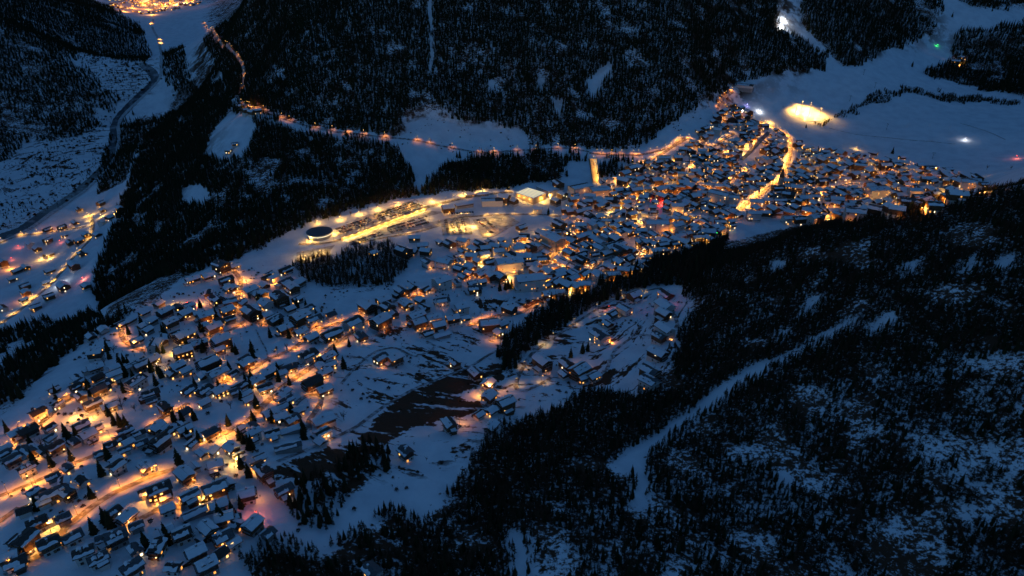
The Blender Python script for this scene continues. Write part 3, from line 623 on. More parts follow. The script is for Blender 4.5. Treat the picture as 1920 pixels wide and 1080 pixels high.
def win_mesh(kind):
    if kind not in WIN:
        b = MB(); g = {'dark': 'glass_dark', 'amber': 'glow_amber', 'warm': 'glow_warm', 'white': 'glow_white'}[kind]
        b.box(-0.62, 0.62, -0.06, 0.05, -0.78, -0.66, 'frame'); b.box(-0.62, 0.62, -0.06, 0.05, 0.66, 0.78, 'frame')
        b.box(-0.62, -0.52, -0.06, 0.05, -0.66, 0.66, 'frame'); b.box(0.52, 0.62, -0.06, 0.05, -0.66, 0.66, 'frame'); b.box(-0.04, 0.04, -0.06, 0.04, -0.66, 0.66, 'frame')
        b.add([(-0.52,0.0,-0.66),(0.52,0.0,-0.66),(0.52,0.0,0.66),(-0.52,0.0,0.66)], [(3,2,1,0)], g)
        WIN[kind] = b.mesh('window')
    return WIN[kind]
DOOR = MB(); DOOR.box(-0.6, 0.6, -0.08, 0.06, 0, 2.1, 'wood_dark'); DOOR.box(-0.45, 0.45, 0.06, 0.09, 0.2, 1.9, 'frame'); DOOR = DOOR.mesh('door')
CHIM = MB(); CHIM.box(-0.45, 0.45, -0.45, 0.45, -1.2, 1.3, 'stone'); CHIM.box(-0.58, 0.58, -0.58, 0.58, 1.3, 1.42, 'slate'); CHIM.box(-0.5, 0.5, -0.5, 0.5, 1.42, 1.72, 'snow'); CHIM = CHIM.mesh('chimney')
LANT = MB(); LANT.box(-0.05, 0.05, -0.05, 0.35, 0.25, 0.32, 'metal'); LANT.cone(0, 0.32, -0.25, 0.22, 0.14, 0.2, 6, 'lamp_warm'); LANT = LANT.mesh('wall_lantern')
CAMXY = (0.0, 0.0)
def faces_of(h):
    """outer faces towards the viewpoint side: (centre offset, rotation, width, is_gable)"""
    c, s = math.cos(h['rot']), math.sin(h['rot']); L, W = h['L'], h['W']; r = []
    for nx, ny, wd, gable, dist in ((1, 0, W, True, L/2), (-1, 0, W, True, L/2), (0, 1, L, False, W/2), (0, -1, L, False, W/2)):
        wx, wy = nx*c - ny*s, nx*s + ny*c
        d = -(wx*h['X'] + wy*h['Y'])/math.hypot(h['X'], h['Y'])
        r.append((d, nx, ny, wd, gable, dist))
    return [q for q in sorted(r, reverse=True)[:2]]
def window_slots(h, limit):
    sl = []
    for d, nx, ny, wd, gable, dist in faces_of(h):
        cols = max(2, int(wd/(3.0 if limit > 8 else 3.6)))
        for fl in range(max(1, h['n'])):
            z = 1.5 + 2.7*fl
            if z > h['eave'] - 0.7 + (0.7 if gable else 0): continue
            for k in range(cols):
                o = (k + 0.5)*wd/cols - wd/2 + R.uniform(-0.2, 0.2)
                sl.append((nx, ny, o, z, dist))
    R.shuffle(sl); return sl[:limit]
def slot_pose(sl):
    nx, ny, o, z, dist = sl
    p = (nx*(dist + 0.17) - ny*o, ny*(dist + 0.17) + nx*o, z)
    return p, math.atan2(ny, nx) - math.pi/2
LIT = {'L': 0.32, 'N': 0.26, 'O': 0.26, 'M': 0.2, 'H': 0.25, 'E': 0.25, 'F': 0.25, 'I': 0.2, 'D': 0.2}
def glow(h, p): return R.choice(['amber', 'amber', 'warm', 'warm', 'white']) if R.random() < p else 'dark'

CL = {}
N_THINGS, N_FULL = 300, 105
nwin = 0
far = MB()
for rank, h in enumerate(HS):
    code = h['code']; big = h['size'] in 'hH'
    h['slate'] = R.random() < 0.5
    if code == 'd': snow = (R.choice([0.0, 0.35, 0.5]), R.choice([0.0, 0.3]))
    elif h['key'] in 'AC' and R.random() < 0.6: snow = (R.uniform(0.2, 0.65), R.uniform(0.0, 0.5))
    else:
        q = R.random()
        snow = (1.0, 1.0) if q < 0.42 else ((1.0, R.uniform(0.1, 0.7)) if q < 0.6 else ((R.uniform(0.45, 0.85), 1.0) if q < 0.75 else (R.uniform(0.5, 0.9), R.uniform(0.3, 0.9))))
    if abs(math.degrees(h['rot'])) > 90: snow = snow[::-1]
    upper = {'w': 'plaster_white', 'o': 'plaster_cream', 'a': 'wood_dark'}.get(code) or R.choice(['wood_dark', 'wood_dark', 'wood_brown', 'wood_brown', 'wood_brown', 'plaster_white'] if not big else ['plaster_white', 'plaster_cream'])
    lower = 'plaster_white' if code == 'w' or R.random() < 0.7 else 'stone'
    if h['size'] in 'bB': upper = R.choice(['wood_dark', 'concrete']); lower = 'concrete'
    h['upper'] = upper; cov = (snow[0] + snow[1])/2
    h['state'] = 'snow-roofed' if cov > 0.85 else ('bare-roofed' if cov < 0.2 else 'patchy-roofed')
    roof, sn, zr = roof_geo(h, snow)
    L, W, e = h['L'], h['W'], h['eave']; h1 = min(2.8, e - 0.5)
    base = MB(); base.box(-L/2, L/2, -W/2, W/2, -5.0, h1, lower)
    up = MB(); a, b = L/2 + 0.12, W/2 + 0.12
    up.add([(-a,-b,h1),(a,-b,h1),(a,b,h1),(-a,b,h1),(-a,-b,e),(a,-b,e),(a,b,e),(-a,b,e),(-a,0,zr-0.06),(a,0,zr-0.06)],
           [(3,2,1,0),(0,1,5,4),(2,3,7,6),(1,2,6,9,5),(3,0,4,8,7),(4,5,9,8),(6,7,8,9)], upper)
    c, s = math.cos(h['rot']), math.sin(h['rot'])
    lit = LIT.get(h['key'], 0.13)
    if code in ('a', 'w'): lit = 0.6
    if rank >= N_THINGS:
        ob = MB(); I = lambda v: v
        ob.join(base, I); ob.join(up, I); ob.join(roof, I); ob.join(sn, I)
        for slv in window_slots(h, 5):
            (x, y, z), r = slot_pose(slv); k = glow(h, lit + 0.15)
            if k == 'dark': continue
            cc, ss = math.cos(r), math.sin(r)
            ob.add([(x + cc*u, y + ss*u, z + w) for u, w in ((0.55,-0.7),(-0.55,-0.7),(-0.55,0.7),(0.55,0.7))], [(0,1,2,3)], 'glow_' + k)
        far.join(ob, lambda v: (h['X'] + c*v[0] - s*v[1], h['Y'] + s*v[0] + c*v[1], h['Z'] + v[2]))
        continue
    kind = {'h': 'hotel', 'H': 'hall', 'C': 'hall', 'b': 'barn', 'B': 'long_barn'}.get(h['size'], 'chalet')
    root = bpy.data.objects.new(kind, None); C.objects.link(root)
    root.location = (h['X'], h['Y'], h['Z']); root.rotation_euler = (0, 0, h['rot']); root.empty_display_size = 0.1
    h['obj'] = root; h['kindw'] = {'long_barn': 'barn'}.get(kind, kind)
    CL.setdefault(h['key'], []).append(h)
    full = rank < N_FULL
    if full:
        obj('base_wall', base.mesh('base_wall'), root)
        obj('upper_wall', up.mesh('upper_wall'), root)
    else:
        wl = MB(); I = lambda v: v; wl.join(base, I); wl.join(up, I)
        for slv in window_slots(h, 9 if not big else 24):
            (x, y, z), r = slot_pose(slv); k = glow(h, lit); cc, ss = math.cos(r), math.sin(r); g = 'glass_dark' if k == 'dark' else 'glow_' + k
            x += math.cos(r + math.pi/2)*-0.02; y += math.sin(r + math.pi/2)*-0.02
            wl.add([(x + cc*u, y + ss*u, z + w) for u, w in ((0.55,-0.7),(-0.55,-0.7),(-0.55,0.7),(0.55,0.7))], [(0,1,2,3)], g)
        obj('wall', wl.mesh('wall'), root)
    ro = obj('roof', roof.mesh('roof'), root)
    if sn.v: obj('roof_snow', sn.mesh('roof_snow'), ro)
    if h['size'] not in 'bBH' and rank < 230:
        obj('chimney', CHIM, ro, (R.uniform(-0.3, 0.3)*L, R.choice([-1, 1])*W*0.14, zr - W*0.14*math.tan(h['pitch']) + 0.3))
    if full and kind in ('chalet', 'hotel'):
        sls = window_slots(h, 9 if h['size'] != 's' else 5)
        if code == 'a': sls = window_slots(h, 14)
        for slv in sls:
            p, r = slot_pose(slv); k = glow(h, lit)
            obj('window', win_mesh(k), root, p, r, (R.uniform(0.9, 1.3), 1, R.uniform(0.9, 1.1)))
        d, nx, ny, wd, gable, dist = faces_of(h)[0]
        o = R.uniform(-0.3, 0.3)*wd
        obj('door', DOOR, root, (nx*(dist + 0.17) - ny*o, ny*(dist + 0.17) + nx*o, 0.1), math.atan2(ny, nx) - math.pi/2)
        for d, nx, ny, wd, gable, dist in faces_of(h):
            if not gable or h['size'] == 's': continue
            for fl in range(1, h['n']):
                z = 2.7*fl + 0.15
                if z > e + 0.4: continue
                b = MB(); b.box(-wd*0.42, wd*0.42, 0.13, 1.5, -0.12, 0.0, upper); b.box(-wd*0.42, wd*0.42, 1.42, 1.5, 0.15, 1.0, upper)
                b.box(-wd*0.42, -wd*0.42+0.08, 0.13, 1.42, 0.15, 1.0, upper); b.box(wd*0.42-0.08, wd*0.42, 0.13, 1.42, 0.15, 1.0, upper); b.box(-wd*0.41, wd*0.41, 0.15, 1.40, 0.003, 0.10, 'snow')
                obj('balcony', b.mesh('balcony'), root, (nx*dist, ny*dist, z), math.atan2(ny, nx) - math.pi/2)
    if h['size'] in 'mlh' and rank < 230 and R.random() < 0.42:          # lower wing built against one end or side
        d, nx, ny, wd, gable, dist = R.choice(faces_of(h)); w2 = wd*R.uniform(0.4, 0.65); dp = R.uniform(2.6, 4.4); ze = min(e - 1.2, R.uniform(2.6, 4.2)); o = R.uniform(-0.2, 0.2)*wd
        b = MB(); b.box(o - w2/2, o + w2/2, 0.0, dp, -5, ze, R.choice(['plaster_white', upper, 'stone'])); an = obj('annex', b.mesh('annex'), root, (nx*(dist + 0.14), ny*(dist + 0.14), 0), math.atan2(ny, nx) - math.pi/2)
        b = MB(); b.prism([(o - w2/2 - 0.4, 0.0, ze + 0.75), (o + w2/2 + 0.4, 0.0, ze + 0.75), (o + w2/2 + 0.4, dp + 0.5, ze), (o - w2/2 - 0.4, dp + 0.5, ze)], (0, 0, 0.2), 'shingle')
        b.prism([(o - w2/2 - 0.2, 0.1, ze + 0.94), (o + w2/2 + 0.3, 0.1, ze + 0.94), (o + w2/2 + 0.3, dp + R.uniform(-0.6, 0.3), ze + 0.24), (o - w2/2 - 0.2, dp + R.uniform(-1.2, 0.3), ze + 0.24)], (0, 0, 0.28), 'snow')
        obj('roof', b.mesh('annex_roof'), an)
    if h['size'] in 'mlh' and rank < 200 and R.random() < 0.4:           # dormers
        dm = MB(); dm.box(-0.9, 0.9, -0.1, 2.2, -1.6, 0.35, upper); dm.prism([(-1.25, -0.4, 0.3), (1.25, -0.4, 0.3), (0, -0.4, 1.05)], (0, 2.8, 0), 'shingle'); dm.prism([(-1.15, -0.3, 0.42), (1.15, -0.3, 0.42), (0, -0.3, 1.3)], (0, 2.5, 0), 'snow')
        dm = dm.mesh('dormer'); sd = R.choice([-1, 1])
        for k in range(R.choice([1, 2, 2])):
            yy = W*0.36; obj('dormer', dm, ro, ((k - 0.5)*L*0.4, sd*yy, zr - yy*math.tan(h['pitch']) + 0.7), 0 if sd < 0 else math.pi)
    # lantern on the wall towards the street
    pl = {'L': 0.75, 'N': 0.5, 'E': 0.5, 'F': 0.55, 'I': 0.5, 'D': 0.45, 'O': 0.5}.get(h['key'], 0.4)
    if R.random() < pl or code in ('w', 'o'):
        d, nx, ny, wd, gable, dist = faces_of(h)[R.choice([0, 0, 1])]
        o = R.uniform(-0.35, 0.35)*wd
        ln = obj('wall_lantern', LANT, root, (nx*(dist + 0.13) - ny*o, ny*(dist + 0.13) + nx*o, 2.9), math.atan2(ny, nx) - math.pi/2)
        wt = R.choice([60, 110, 200, 420]) * (3.4 if h['key'] in 'LN' else 1.0) * (3.0 if code in ('w', 'o') else 1.0)
        obj('lantern_light', light_data(R.choice(['orange', 'warm', 'warm']), wt, 0.2), ln, (0, 2.4, 0.6))
fo = obj('distant_houses', far.mesh('distant_houses')); fo['kind'] = 'stuff'
fo['label'] = 'small snow roofed houses packed in the far part of the village'; fo['category'] = 'houses'
def house_label(h, n, row=''):
    ph = HOUSES[h['key']][0]
    return '%s %s %s, %s from left%s, %s' % (h['state'], WORD[h['upper']], h['kindw'], ORD[n], row, ph)
for key, hs in CL.items():
    hs.sort(key=lambda h: h['y'])
    nrow = max(1, math.ceil(len(hs)/10)); per = math.ceil(len(hs)/nrow)
    for r in range(nrow):
        row = sorted(hs[r*per:(r+1)*per], key=lambda h: h['x'])
        for i, h in enumerate(row):
            tag(h['obj'], house_label(h, i + 1, ', %s row' % (ORD[r+1] if r else 'top') if nrow > 1 else ''), {'hotel': 'hotel', 'hall': 'hall', 'barn': 'barn'}.get(h['kindw'], 'house'), 'houses ' + HOUSES[key][0])

# ------------------------------------------------------------------ landmarks
def at(px, py, h=0.0):
    X, Y, Z, T = cast(px, py, h); return float(X[0]), float(Y[0]), float(Z[0])
# round hall
x, y, z = at(600, 443)
rt = tag(obj('round_hall', None, None, (x, y, z)), 'round flat topped hall with dark disc roof at the car parks', 'hall'); rt.empty_display_size = 0.1
b = MB(); b.cone(0, 0, -4, 6.2, 15.2, 15.2, 40, 'concrete'); obj('wall', b.mesh('wall'), rt)
b = MB(); b.cone(0, 0, 4.0, 5.2, 15.35, 15.35, 40, 'glow_strip'); obj('light_band', b.mesh('light_band'), rt)
b = MB(); b.cone(0, 0, 6.2, 7.0, 16.6, 16.6, 40, 'concrete'); b.cone(0, 0, 7.0, 7.3, 15.9, 14.0, 40, 'dome'); obj('roof', b.mesh('roof'), rt)
# hall with luminous roof strips
def quad_frame(pix, h=0.0):
    a = [at(*p, h) for p in pix]; return a
x, y, z = at(995, 362, 8)
rt = tag(obj('glazed_hall', None, None, (x, y, z), math.radians(-42)), 'large hall with glowing striped glass roof behind the village centre', 'hall'); rt.empty_display_size = 0.1
b = MB(); b.box(-17, 17, -14, 14, -4, 8, 'plaster_cream'); obj('wall', b.mesh('wall'), rt)
rf = MB(); rf.box(-17.6, 17.6, -14.6, 14.6, 8, 8.5, 'snow'); rf = obj('roof', rf.mesh('roof'), rt)
st = MB(); st.box(-16.5, 16.5, -0.75, 0.75, 0, 0.5, 'glow_strip'); st = st.mesh('skylight')
for k in range(6): obj('skylight', st, rf, (0, -11.5 + 4.6*k, 8.5))
for sx in (-10, 0, 10):
    ln = obj('wall_lantern', LANT, rt, (sx, -14.02, 5), math.pi); obj('lantern_light', light_data('yellow', 900, 0.3), ln, (0, 2.5, 0))
# solar roof shelter
x, y, z = at(867, 400, 3)
rt = tag(obj('solar_shelter', None, None, (x, y, z), math.radians(12)), 'open shelter roofed with dark solar panels beside the parking road', 'shelter'); rt.empty_display_size = 0.1
b = MB(); b.box(-16, 16, -4.2, 4.2, 3.4, 3.7, 'snow'); obj('roof', b.mesh('roof'), rt)
pm = MB(); pm.box(-1.4, 1.4, -3.2, 3.2, 0, 0.12, 'solar'); pm = pm.mesh('solar_panel')
for k in range(9): obj('solar_panel', pm, rt, (-14 + 3.5*k, 0, 3.73))
pm = MB(); pm.box(-0.15, 0.15, -0.15, 0.15, -2, 3.4, 'metal'); pm = pm.mesh('post')
for k in range(5):
    for s in (-3.8, 3.8): obj('post', pm, rt, (-15 + 7.5*k, s, 0))
# church with needle spire
x, y, z = at(1462, 352)
rt = tag(obj('church_tower', None, None, (x, y, z), math.radians(10)), 'stone church tower with dark needle spire beside the bright main street', 'church tower'); rt.empty_display_size = 0.1
b = MB(); b.box(-2.6, 2.6, -2.6, 2.6, -4, 17, 'plaster_cream'); obj('tower', b.mesh('tower'), rt)
b = MB(); b.cone(0, 0, 17, 33, 4.0, 0.1, 8, 'shingle'); obj('spire', b.mesh('spire'), rt)
b = MB(); b.box(-0.08, 0.08, -0.08, 0.08, 33, 35, 'metal'); b.box(-0.6, 0.6, -0.06, 0.06, 34.1, 34.3, 'metal'); obj('cross', b.mesh('cross'), rt)
cm = MB(); cm.cone(0, 0, 0, 0.08, 1.3, 1.3, 20, 'plaster_white'); cm = cm.mesh('clock_face')
for k in range(4):
    o = obj('clock_face', cm, rt, (2.62*math.cos(k*math.pi/2), 2.62*math.sin(k*math.pi/2), 14.5)); o.rotation_euler = (0, math.pi/2, k*math.pi/2)
# golden ramp walls
for s, wd in ((-1, 'left'), (1, 'right')):
    X, Y = ground_line([(1112 + s*6.5, 298), (1117 + s*6.5, 343)], 4)
    b = MB()
    for k in range(len(X) - 1):
        za, zb = float(hq(X[k], Y[k])), float(hq(X[k+1], Y[k+1]))
        b.add([(X[k]-.2,Y[k],za-1),(X[k]+.2,Y[k],za-1),(X[k+1]+.2,Y[k+1],zb-1),(X[k+1]-.2,Y[k+1],zb-1),(X[k]-.2,Y[k],za+4.2),(X[k]+.2,Y[k],za+4.2),(X[k+1]+.2,Y[k+1],zb+4.2),(X[k+1]-.2,Y[k+1],zb+4.2)],
              [(4,5,6,7),(0,1,5,4),(1,2,6,5),(2,3,7,6),(3,0,4,7)], 'plaster_cream')
    tag(obj('retaining_wall', b.mesh('retaining_wall')), 'tall pale wall on the %s side of the golden ramp' % wd, 'wall')
# long retaining wall of the car park deck, lit yellow
X, Y = ground_line([(640,452),(707,428),(760,408),(800,394)], 5)
b = MB()
for k in range(len(X) - 1):
    za, zb = float(hq(X[k], Y[k])), float(hq(X[k+1], Y[k+1]))
    b.add([(X[k],Y[k]-.3,za-2),(X[k],Y[k]+.3,za-2),(X[k+1],Y[k+1]+.3,zb-2),(X[k+1],Y[k+1]-.3,zb-2),(X[k],Y[k]-.3,za+3.2),(X[k],Y[k]+.3,za+3.2),(X[k+1],Y[k+1]+.3,zb+3.2),(X[k+1],Y[k+1]-.3,zb+3.2)],
          [(7,6,5,4),(4,5,1,0),(5,6,2,1),(6,7,3,2),(7,4,0,3)], 'plaster_cream')
tag(obj('parking_wall', b.mesh('parking_wall')), 'long pale wall glowing yellow between the two car park levels', 'wall')
for k in range(1, len(X), 2):
    lamp(X[k] + 0.5, Y[k] - 3.0, 'yellow', 750, 'low lamp lighting the long pale car park wall', 'lamps along the car park wall', 1.6, 4.0)

# ice rink and floodlight masts
def sheet(name, poly, m, lift):
    me = bpy.data.meshes.new(name); v = [(x, y, float(hq(x, y)) + lift) for x, y in poly]
    me.from_pydata(v, [], [tuple(range(len(v)))]); me.materials.append(M[m]); me.update(); return struct(obj(name, me))
cx = np.mean([p[0] for p in FLATW['rink']]); cyy = np.mean([p[1] for p in FLATW['rink']])
ex, ey = 34, 26
sheet('ice_rink', [(cx + ex*math.cos(t), cyy + ey*math.sin(t)) for t in np.linspace(0, 2*math.pi, 40, endpoint=False)], 'ice', 0.5)
FM = MB(); FM.cone(0, 0, -1, 16, 0.35, 0.2, 8, 'metal'); FM.box(-1.8, 1.8, -0.2, 0.2, 15.2, 15.6, 'metal'); FM = FM.mesh('mast')
FL = MB(); FL.box(-0.3, 0.3, -0.2, 0.2, -0.2, 0.2, 'lamp_warm'); FL = FL.mesh('floodlight')
for k, (sx, sy, nm) in enumerate(((-1, -0.35, 'near left'), (1, -0.35, 'near right'), (-0.35, 1, 'far left'), (0.35, 1, 'far right'), (0.0, -1, 'near middle'))):
    px_, py_ = cx + sx*24, cyy + sy*10
    o = tag(obj('floodlight_mast', FM, None, (px_, py_, float(hq(px_, py_))), math.atan2(sy, sx)), 'floodlight mast at the %s edge of the glowing ice rink' % nm, 'floodlight', 'floodlight masts round the ice rink')
    for q in (-1.3, 0, 1.3): obj('floodlight', FL, o, (q, 0, 15.9))
    obj('flood_light', light_data('yellow', 60000, 0.6, 'SPOT'), o, (0, 0, 14.6))
LAMPSPOTS = [  # single lamps and bright spots: pixel, colour, watts, what it lights
 (146,781,'warm',1500,'the pale drive left of the dark chalets'),(164,786,'warm',1300,'the bright drive right of the dark chalet'),(196,747,'warm',500,'the lone bush on the left slope'),(192,800,'warm',500,'the driveway corner on the left slope'),
 (206,818,'orange',900,'the orange yard in the left slope'),(85,792,'orange',900,'the orange gable at the left edge'),(36,803,'orange',700,'the orange wall at the left edge'),(12,840,'orange',900,'the house front at the very left edge'),(38,828,'warm',250,'the dark gable at the left edge'),
 (62,912,'orange',900,'the orange courtyard bottom left'),(56,962,'yellow',450,'the golden shrubs bottom left'),(95,995,'yellow',600,'the bend in the bottom left corner'),(212,838,'orange',500,'the brown tree by the lane'),
 (285,940,'warm',700,'the stairs left of the apartment block'),(383,943,'yellow',900,'the golden tree below the apartment block'),(433,1034,'yellow',400,'the tree at the wood edge'),(487,972,'pink',700,'the red lit snow slope at the bottom'),
 (415,812,'orange',900,'the orange courtyard in the middle'),(425,825,'warm',700,'the open courtyard in the middle'),(440,868,'yellow',700,'the pale gap between the middle chalets'),(475,880,'orange',900,'the orange yard beside the dark roofed house'),
 (540,768,'warm',600,'the yard above the red timber row'),(330,663,'yellow',800,'the yellow gable left of the meadow'),(312,697,'yellow',500,'the gable on the left below the conifers'),(388,638,'orange',500,'the path by the meadow conifers'),
 (411,674,'orange',250,'the snow left of the meadow'),(330,571,'yellow',700,'the golden tree beside the red sign'),(355,575,'red',900,'the red glowing house front'),(378,570,'warm',900,'the bright yard right of the red house'),(405,577,'yellow',700,'the golden yard by the dark chalet'),
 (460,527,'warm',1500,'the pale slope at the top of the winding street'),(515,533,'orange',1200,'the forecourt near the orange chalet'),(533,515,'orange',800,'the orange chalet wall under the wood'),(510,560,'warm',450,'the crossing by the dark roofed house'),
 (833,500,'yellow',1500,'the bright facade of the tall white house'),(905,500,'yellow',1500,'the yellow gable left of the plaza'),(935,478,'yellow',1300,'the tall lit house above the plaza'),(946,513,'yellow',2200,'the left half of the glowing plaza'),(962,508,'yellow',2200,'the right half of the glowing plaza'),(953,522,'yellow',1600,'the lower tip of the glowing plaza'),
 (912,490,'yellow',900,'the crooked lane behind the plaza'),(1035,497,'warm',1800,'the bright street mouth right of the plaza'),(1020,457,'yellow',900,'the left corner of the orange hall'),(1068,548,'yellow',700,'the tree at the end of the strip'),(1035,450,'orange',1300,'the long side of the orange hall'),
 (1155,495,'yellow',1000,'the golden fence right of the centre'),(1170,503,'yellow',900,'the curved fence below the centre'),(1178,515,'yellow',500,'the end of the curved fence'),(1205,478,'warm',900,'the bright corner at the centre edge'),
 (1150,403,'yellow',1500,'the tall yellow corner hotel'),(1200,417,'yellow',1800,'the glowing yard left of the long hotel'),(1258,418,'yellow',700,'the gap right of the long hotel'),(1292,416,'yellow',900,'the bright gable right of the long hotel'),
 (1243,385,'red',1500,'the red glowing church front'),(1235,378,'red',900,'the red glowing snow before the hall'),(1320,415,'warm',1500,'the orange block in the far centre'),(1335,405,'orange',1500,'the orange roofs in the far centre'),
 (1322,361,'warm',2600,'the left tip of the pale curved hotel'),(1345,366,'warm',2200,'the middle of the pale curved hotel'),(1368,370,'warm',2200,'the right end of the pale curved hotel'),(1328,378,'warm',1500,'the forecourt of the curved hotel'),(1398,388,'warm',1500,'the pale slope left of the church'),
 (1378,330,'warm',900,'the lane above the curved hotel'),(1408,245,'warm',1300,'the top of the main street'),(1430,240,'yellow',1600,'the golden cluster left of the main street'),(1445,232,'yellow',1500,'the golden cluster below the ice rink'),(1425,250,'warm',1200,'the golden square below the ice rink'),
 (1392,212,'white',700,'the pale yard near the lift barn'),(1400,200,'blue',500,'the violet glow near the lift barn'),(1423,211,'white',900,'the white yard left of the ice rink'),(1602,307,'orange',900,'the yard above the tall right hotel'),(1607,280,'yellow',700,'the golden chalet at the snowfield edge'),
 (1342,443,'green',900,'the green glowing garage at the near centre edge'),(1285,444,'yellow',1100,'the pale yard at the near centre edge'),(1712,311,'orange',700,'the snow at the end of the short lane'),(1775,357,'yellow',900,'the pale corner at the right village end'),
 (1808,263,'white',500,'the open snowfield far right'),(1907,298,'pink',900,'the right edge of the open snowfield'),(1757,88,'green',500,'the green spot on the far ski slope'),(1797,122,'warm',3500,'the lodge under the far right wood'),(1463,52,'white',9000,'the white ski run on the mountain'),(1472,40,'white',5000,'the upper bend of the white ski run'),
 (917,733,'warm',1300,'the bright chalet on the meadow'),(925,750,'yellow',900,'the golden bush by the meadow chalet'),(905,742,'orange',700,'the left side of the bright meadow chalet'),(924,638,'orange',300,'the small shed by the tree strip'),(862,797,'orange',450,'the chalet under the brown slope'),
 (1080,690,'warm',500,'the long terrace house'),(1245,575,'red',350,'the red chalet at the terrace end'),(1138,590,'yellow',350,'the little sheds on the terrace'),(1140,583,'pink',250,'the pink snow among the terrace sheds'),
 (167,405,'yellow',3500,'the square in the lower valley'),(215,402,'yellow',1800,'the yard at the edge of the lower valley wood'),(190,407,'yellow',1500,'the row of sheds in the lower valley'),(75,487,'yellow',1500,'the long shed in the lower valley'),(95,485,'yellow',1500,'the far end of the long valley shed'),(154,527,'pink',1800,'the pink yard in the lower valley'),(45,562,'orange',1500,'the roadside house in the lower valley'),
 (18,505,'orange',1500,'the orange house at the left valley edge'),(40,508,'pink',900,'the red trees at the left valley edge'),(114,534,'white',1300,'the white bus stop in the lower valley'),(90,432,'orange',1100,'the riverside chalet'),(115,428,'orange',1100,'the second riverside chalet'),(115,455,'pink',600,'the lone sign on the valley field'),(37,465,'pink',500,'the field corner in the valley'),(25,488,'pink',500,'the hedge in the valley'),
 (465,203,'orange',2000,'the hamlet on the forest road'),(478,206,'orange',2000,'the right half of the forest hamlet'),(458,208,'warm',1500,'the snow below the forest hamlet'),(1082,358,'yellow',1500,'the snowy yard beside the glazed hall'),(1030,372,'yellow',1500,'the golden trees before the glazed hall'),(1015,378,'yellow',1200,'the front of the glazed hall'),
 (640,412,'yellow',1100,'the golden trees behind the car park'),(672,404,'yellow',1100,'the second golden trees behind the car park'),(706,393,'yellow',1100,'the third golden trees behind the car park'),(598,420,'yellow',700,'the trees behind the round hall'),(580,452,'yellow',1300,'the ramp left of the round hall'),(628,440,'yellow',1300,'the ramp right of the round hall'),
 (850,430,'yellow',1700,'the first car columns'),(868,428,'yellow',1700,'the second car columns'),(885,425,'yellow',2200,'the ramp between the car columns'),(912,440,'yellow',1300,'the lower corner of the parking deck'),(772,388,'warm',1600,'the end of the upper deck'),(745,385,'warm',1400,'the middle of the upper deck'),(812,378,'yellow',1200,'the bus station at the car parks'),(825,384,'yellow',900,'the pale hall by the bus station'),(863,405,'warm',500,'the solar shelter'),
 (575,485,'yellow',700,'the lower left car park'),(600,475,'yellow',700,'the car park under the round hall'),(905,360,'yellow',900,'the depot above the curved building'),(868,366,'yellow',900,'the depot under the mountain wood')]
a = np.array([(s[0], s[1]) for s in LAMPSPOTS], float); lx, ly, lz, lt = cast(a[:, 0], a[:, 1])
for (px_, py_, col, w, what), x, y in zip(LAMPSPOTS, lx, ly):
    hh = 5.0
    lamp(float(x), float(y), col, w, 'lamp lighting ' + what, None, None, hh)

for q in '640,434 662,427 684,418 702,409 722,404 742,398 765,391 785,386 690,440 730,434 770,422 805,412 842,425 860,424 878,430 905,420 925,412 945,408 925,432 945,420 570,482 590,476 610,470'.split():
    px_, py_ = map(float, q.split(',')); x, y, z = at(px_, py_)
    lamp(x, y, R.choice(['yellow', 'yellow', 'warm']), R.choice([500, 800]), 'tall lamp post standing among the rows of parked cars', 'lamp posts among the parked cars', None, 7.0)
nl = 0; used = [(x_, y_) for x_, y_ in LAMPS]  # extra lane lamps, added at free spots to brighten the village glow
HC = np.array([(h['X'], h['Y'], 0.5*max(h['L'], h['W'])) for h in HS])
for i in order:
    if nl >= 130: break
    x, y = float(fX[i]), float(fY[i])
    if any(inpoly(fx[i], fy[i], g) for g in SNOWGAPS): continue
    d = np.hypot(HC[:, 0]-x, HC[:, 1]-y)
    if (d < HC[:, 2] + 1.0).any() or d.min() > 22: continue
    if min((x-a_)**2 + (y-b_)**2 for a_, b_ in used) < 24**2: continue
    used.append((x, y)); nl += 1
    zone = 'right of the church spire' if fx[i] > 1480 else ('under the mountain foot' if fy[i] < 330 else ('in the old centre' if fx[i] > 1100 else 'around the plaza'))
    lamp(x, y, R.choice(['orange', 'warm', 'warm', 'yellow']), R.choice([500, 900, 1400]), 'added street lamp in the narrow lanes ' + zone, 'added lane lamps ' + zone, None, 5.0)
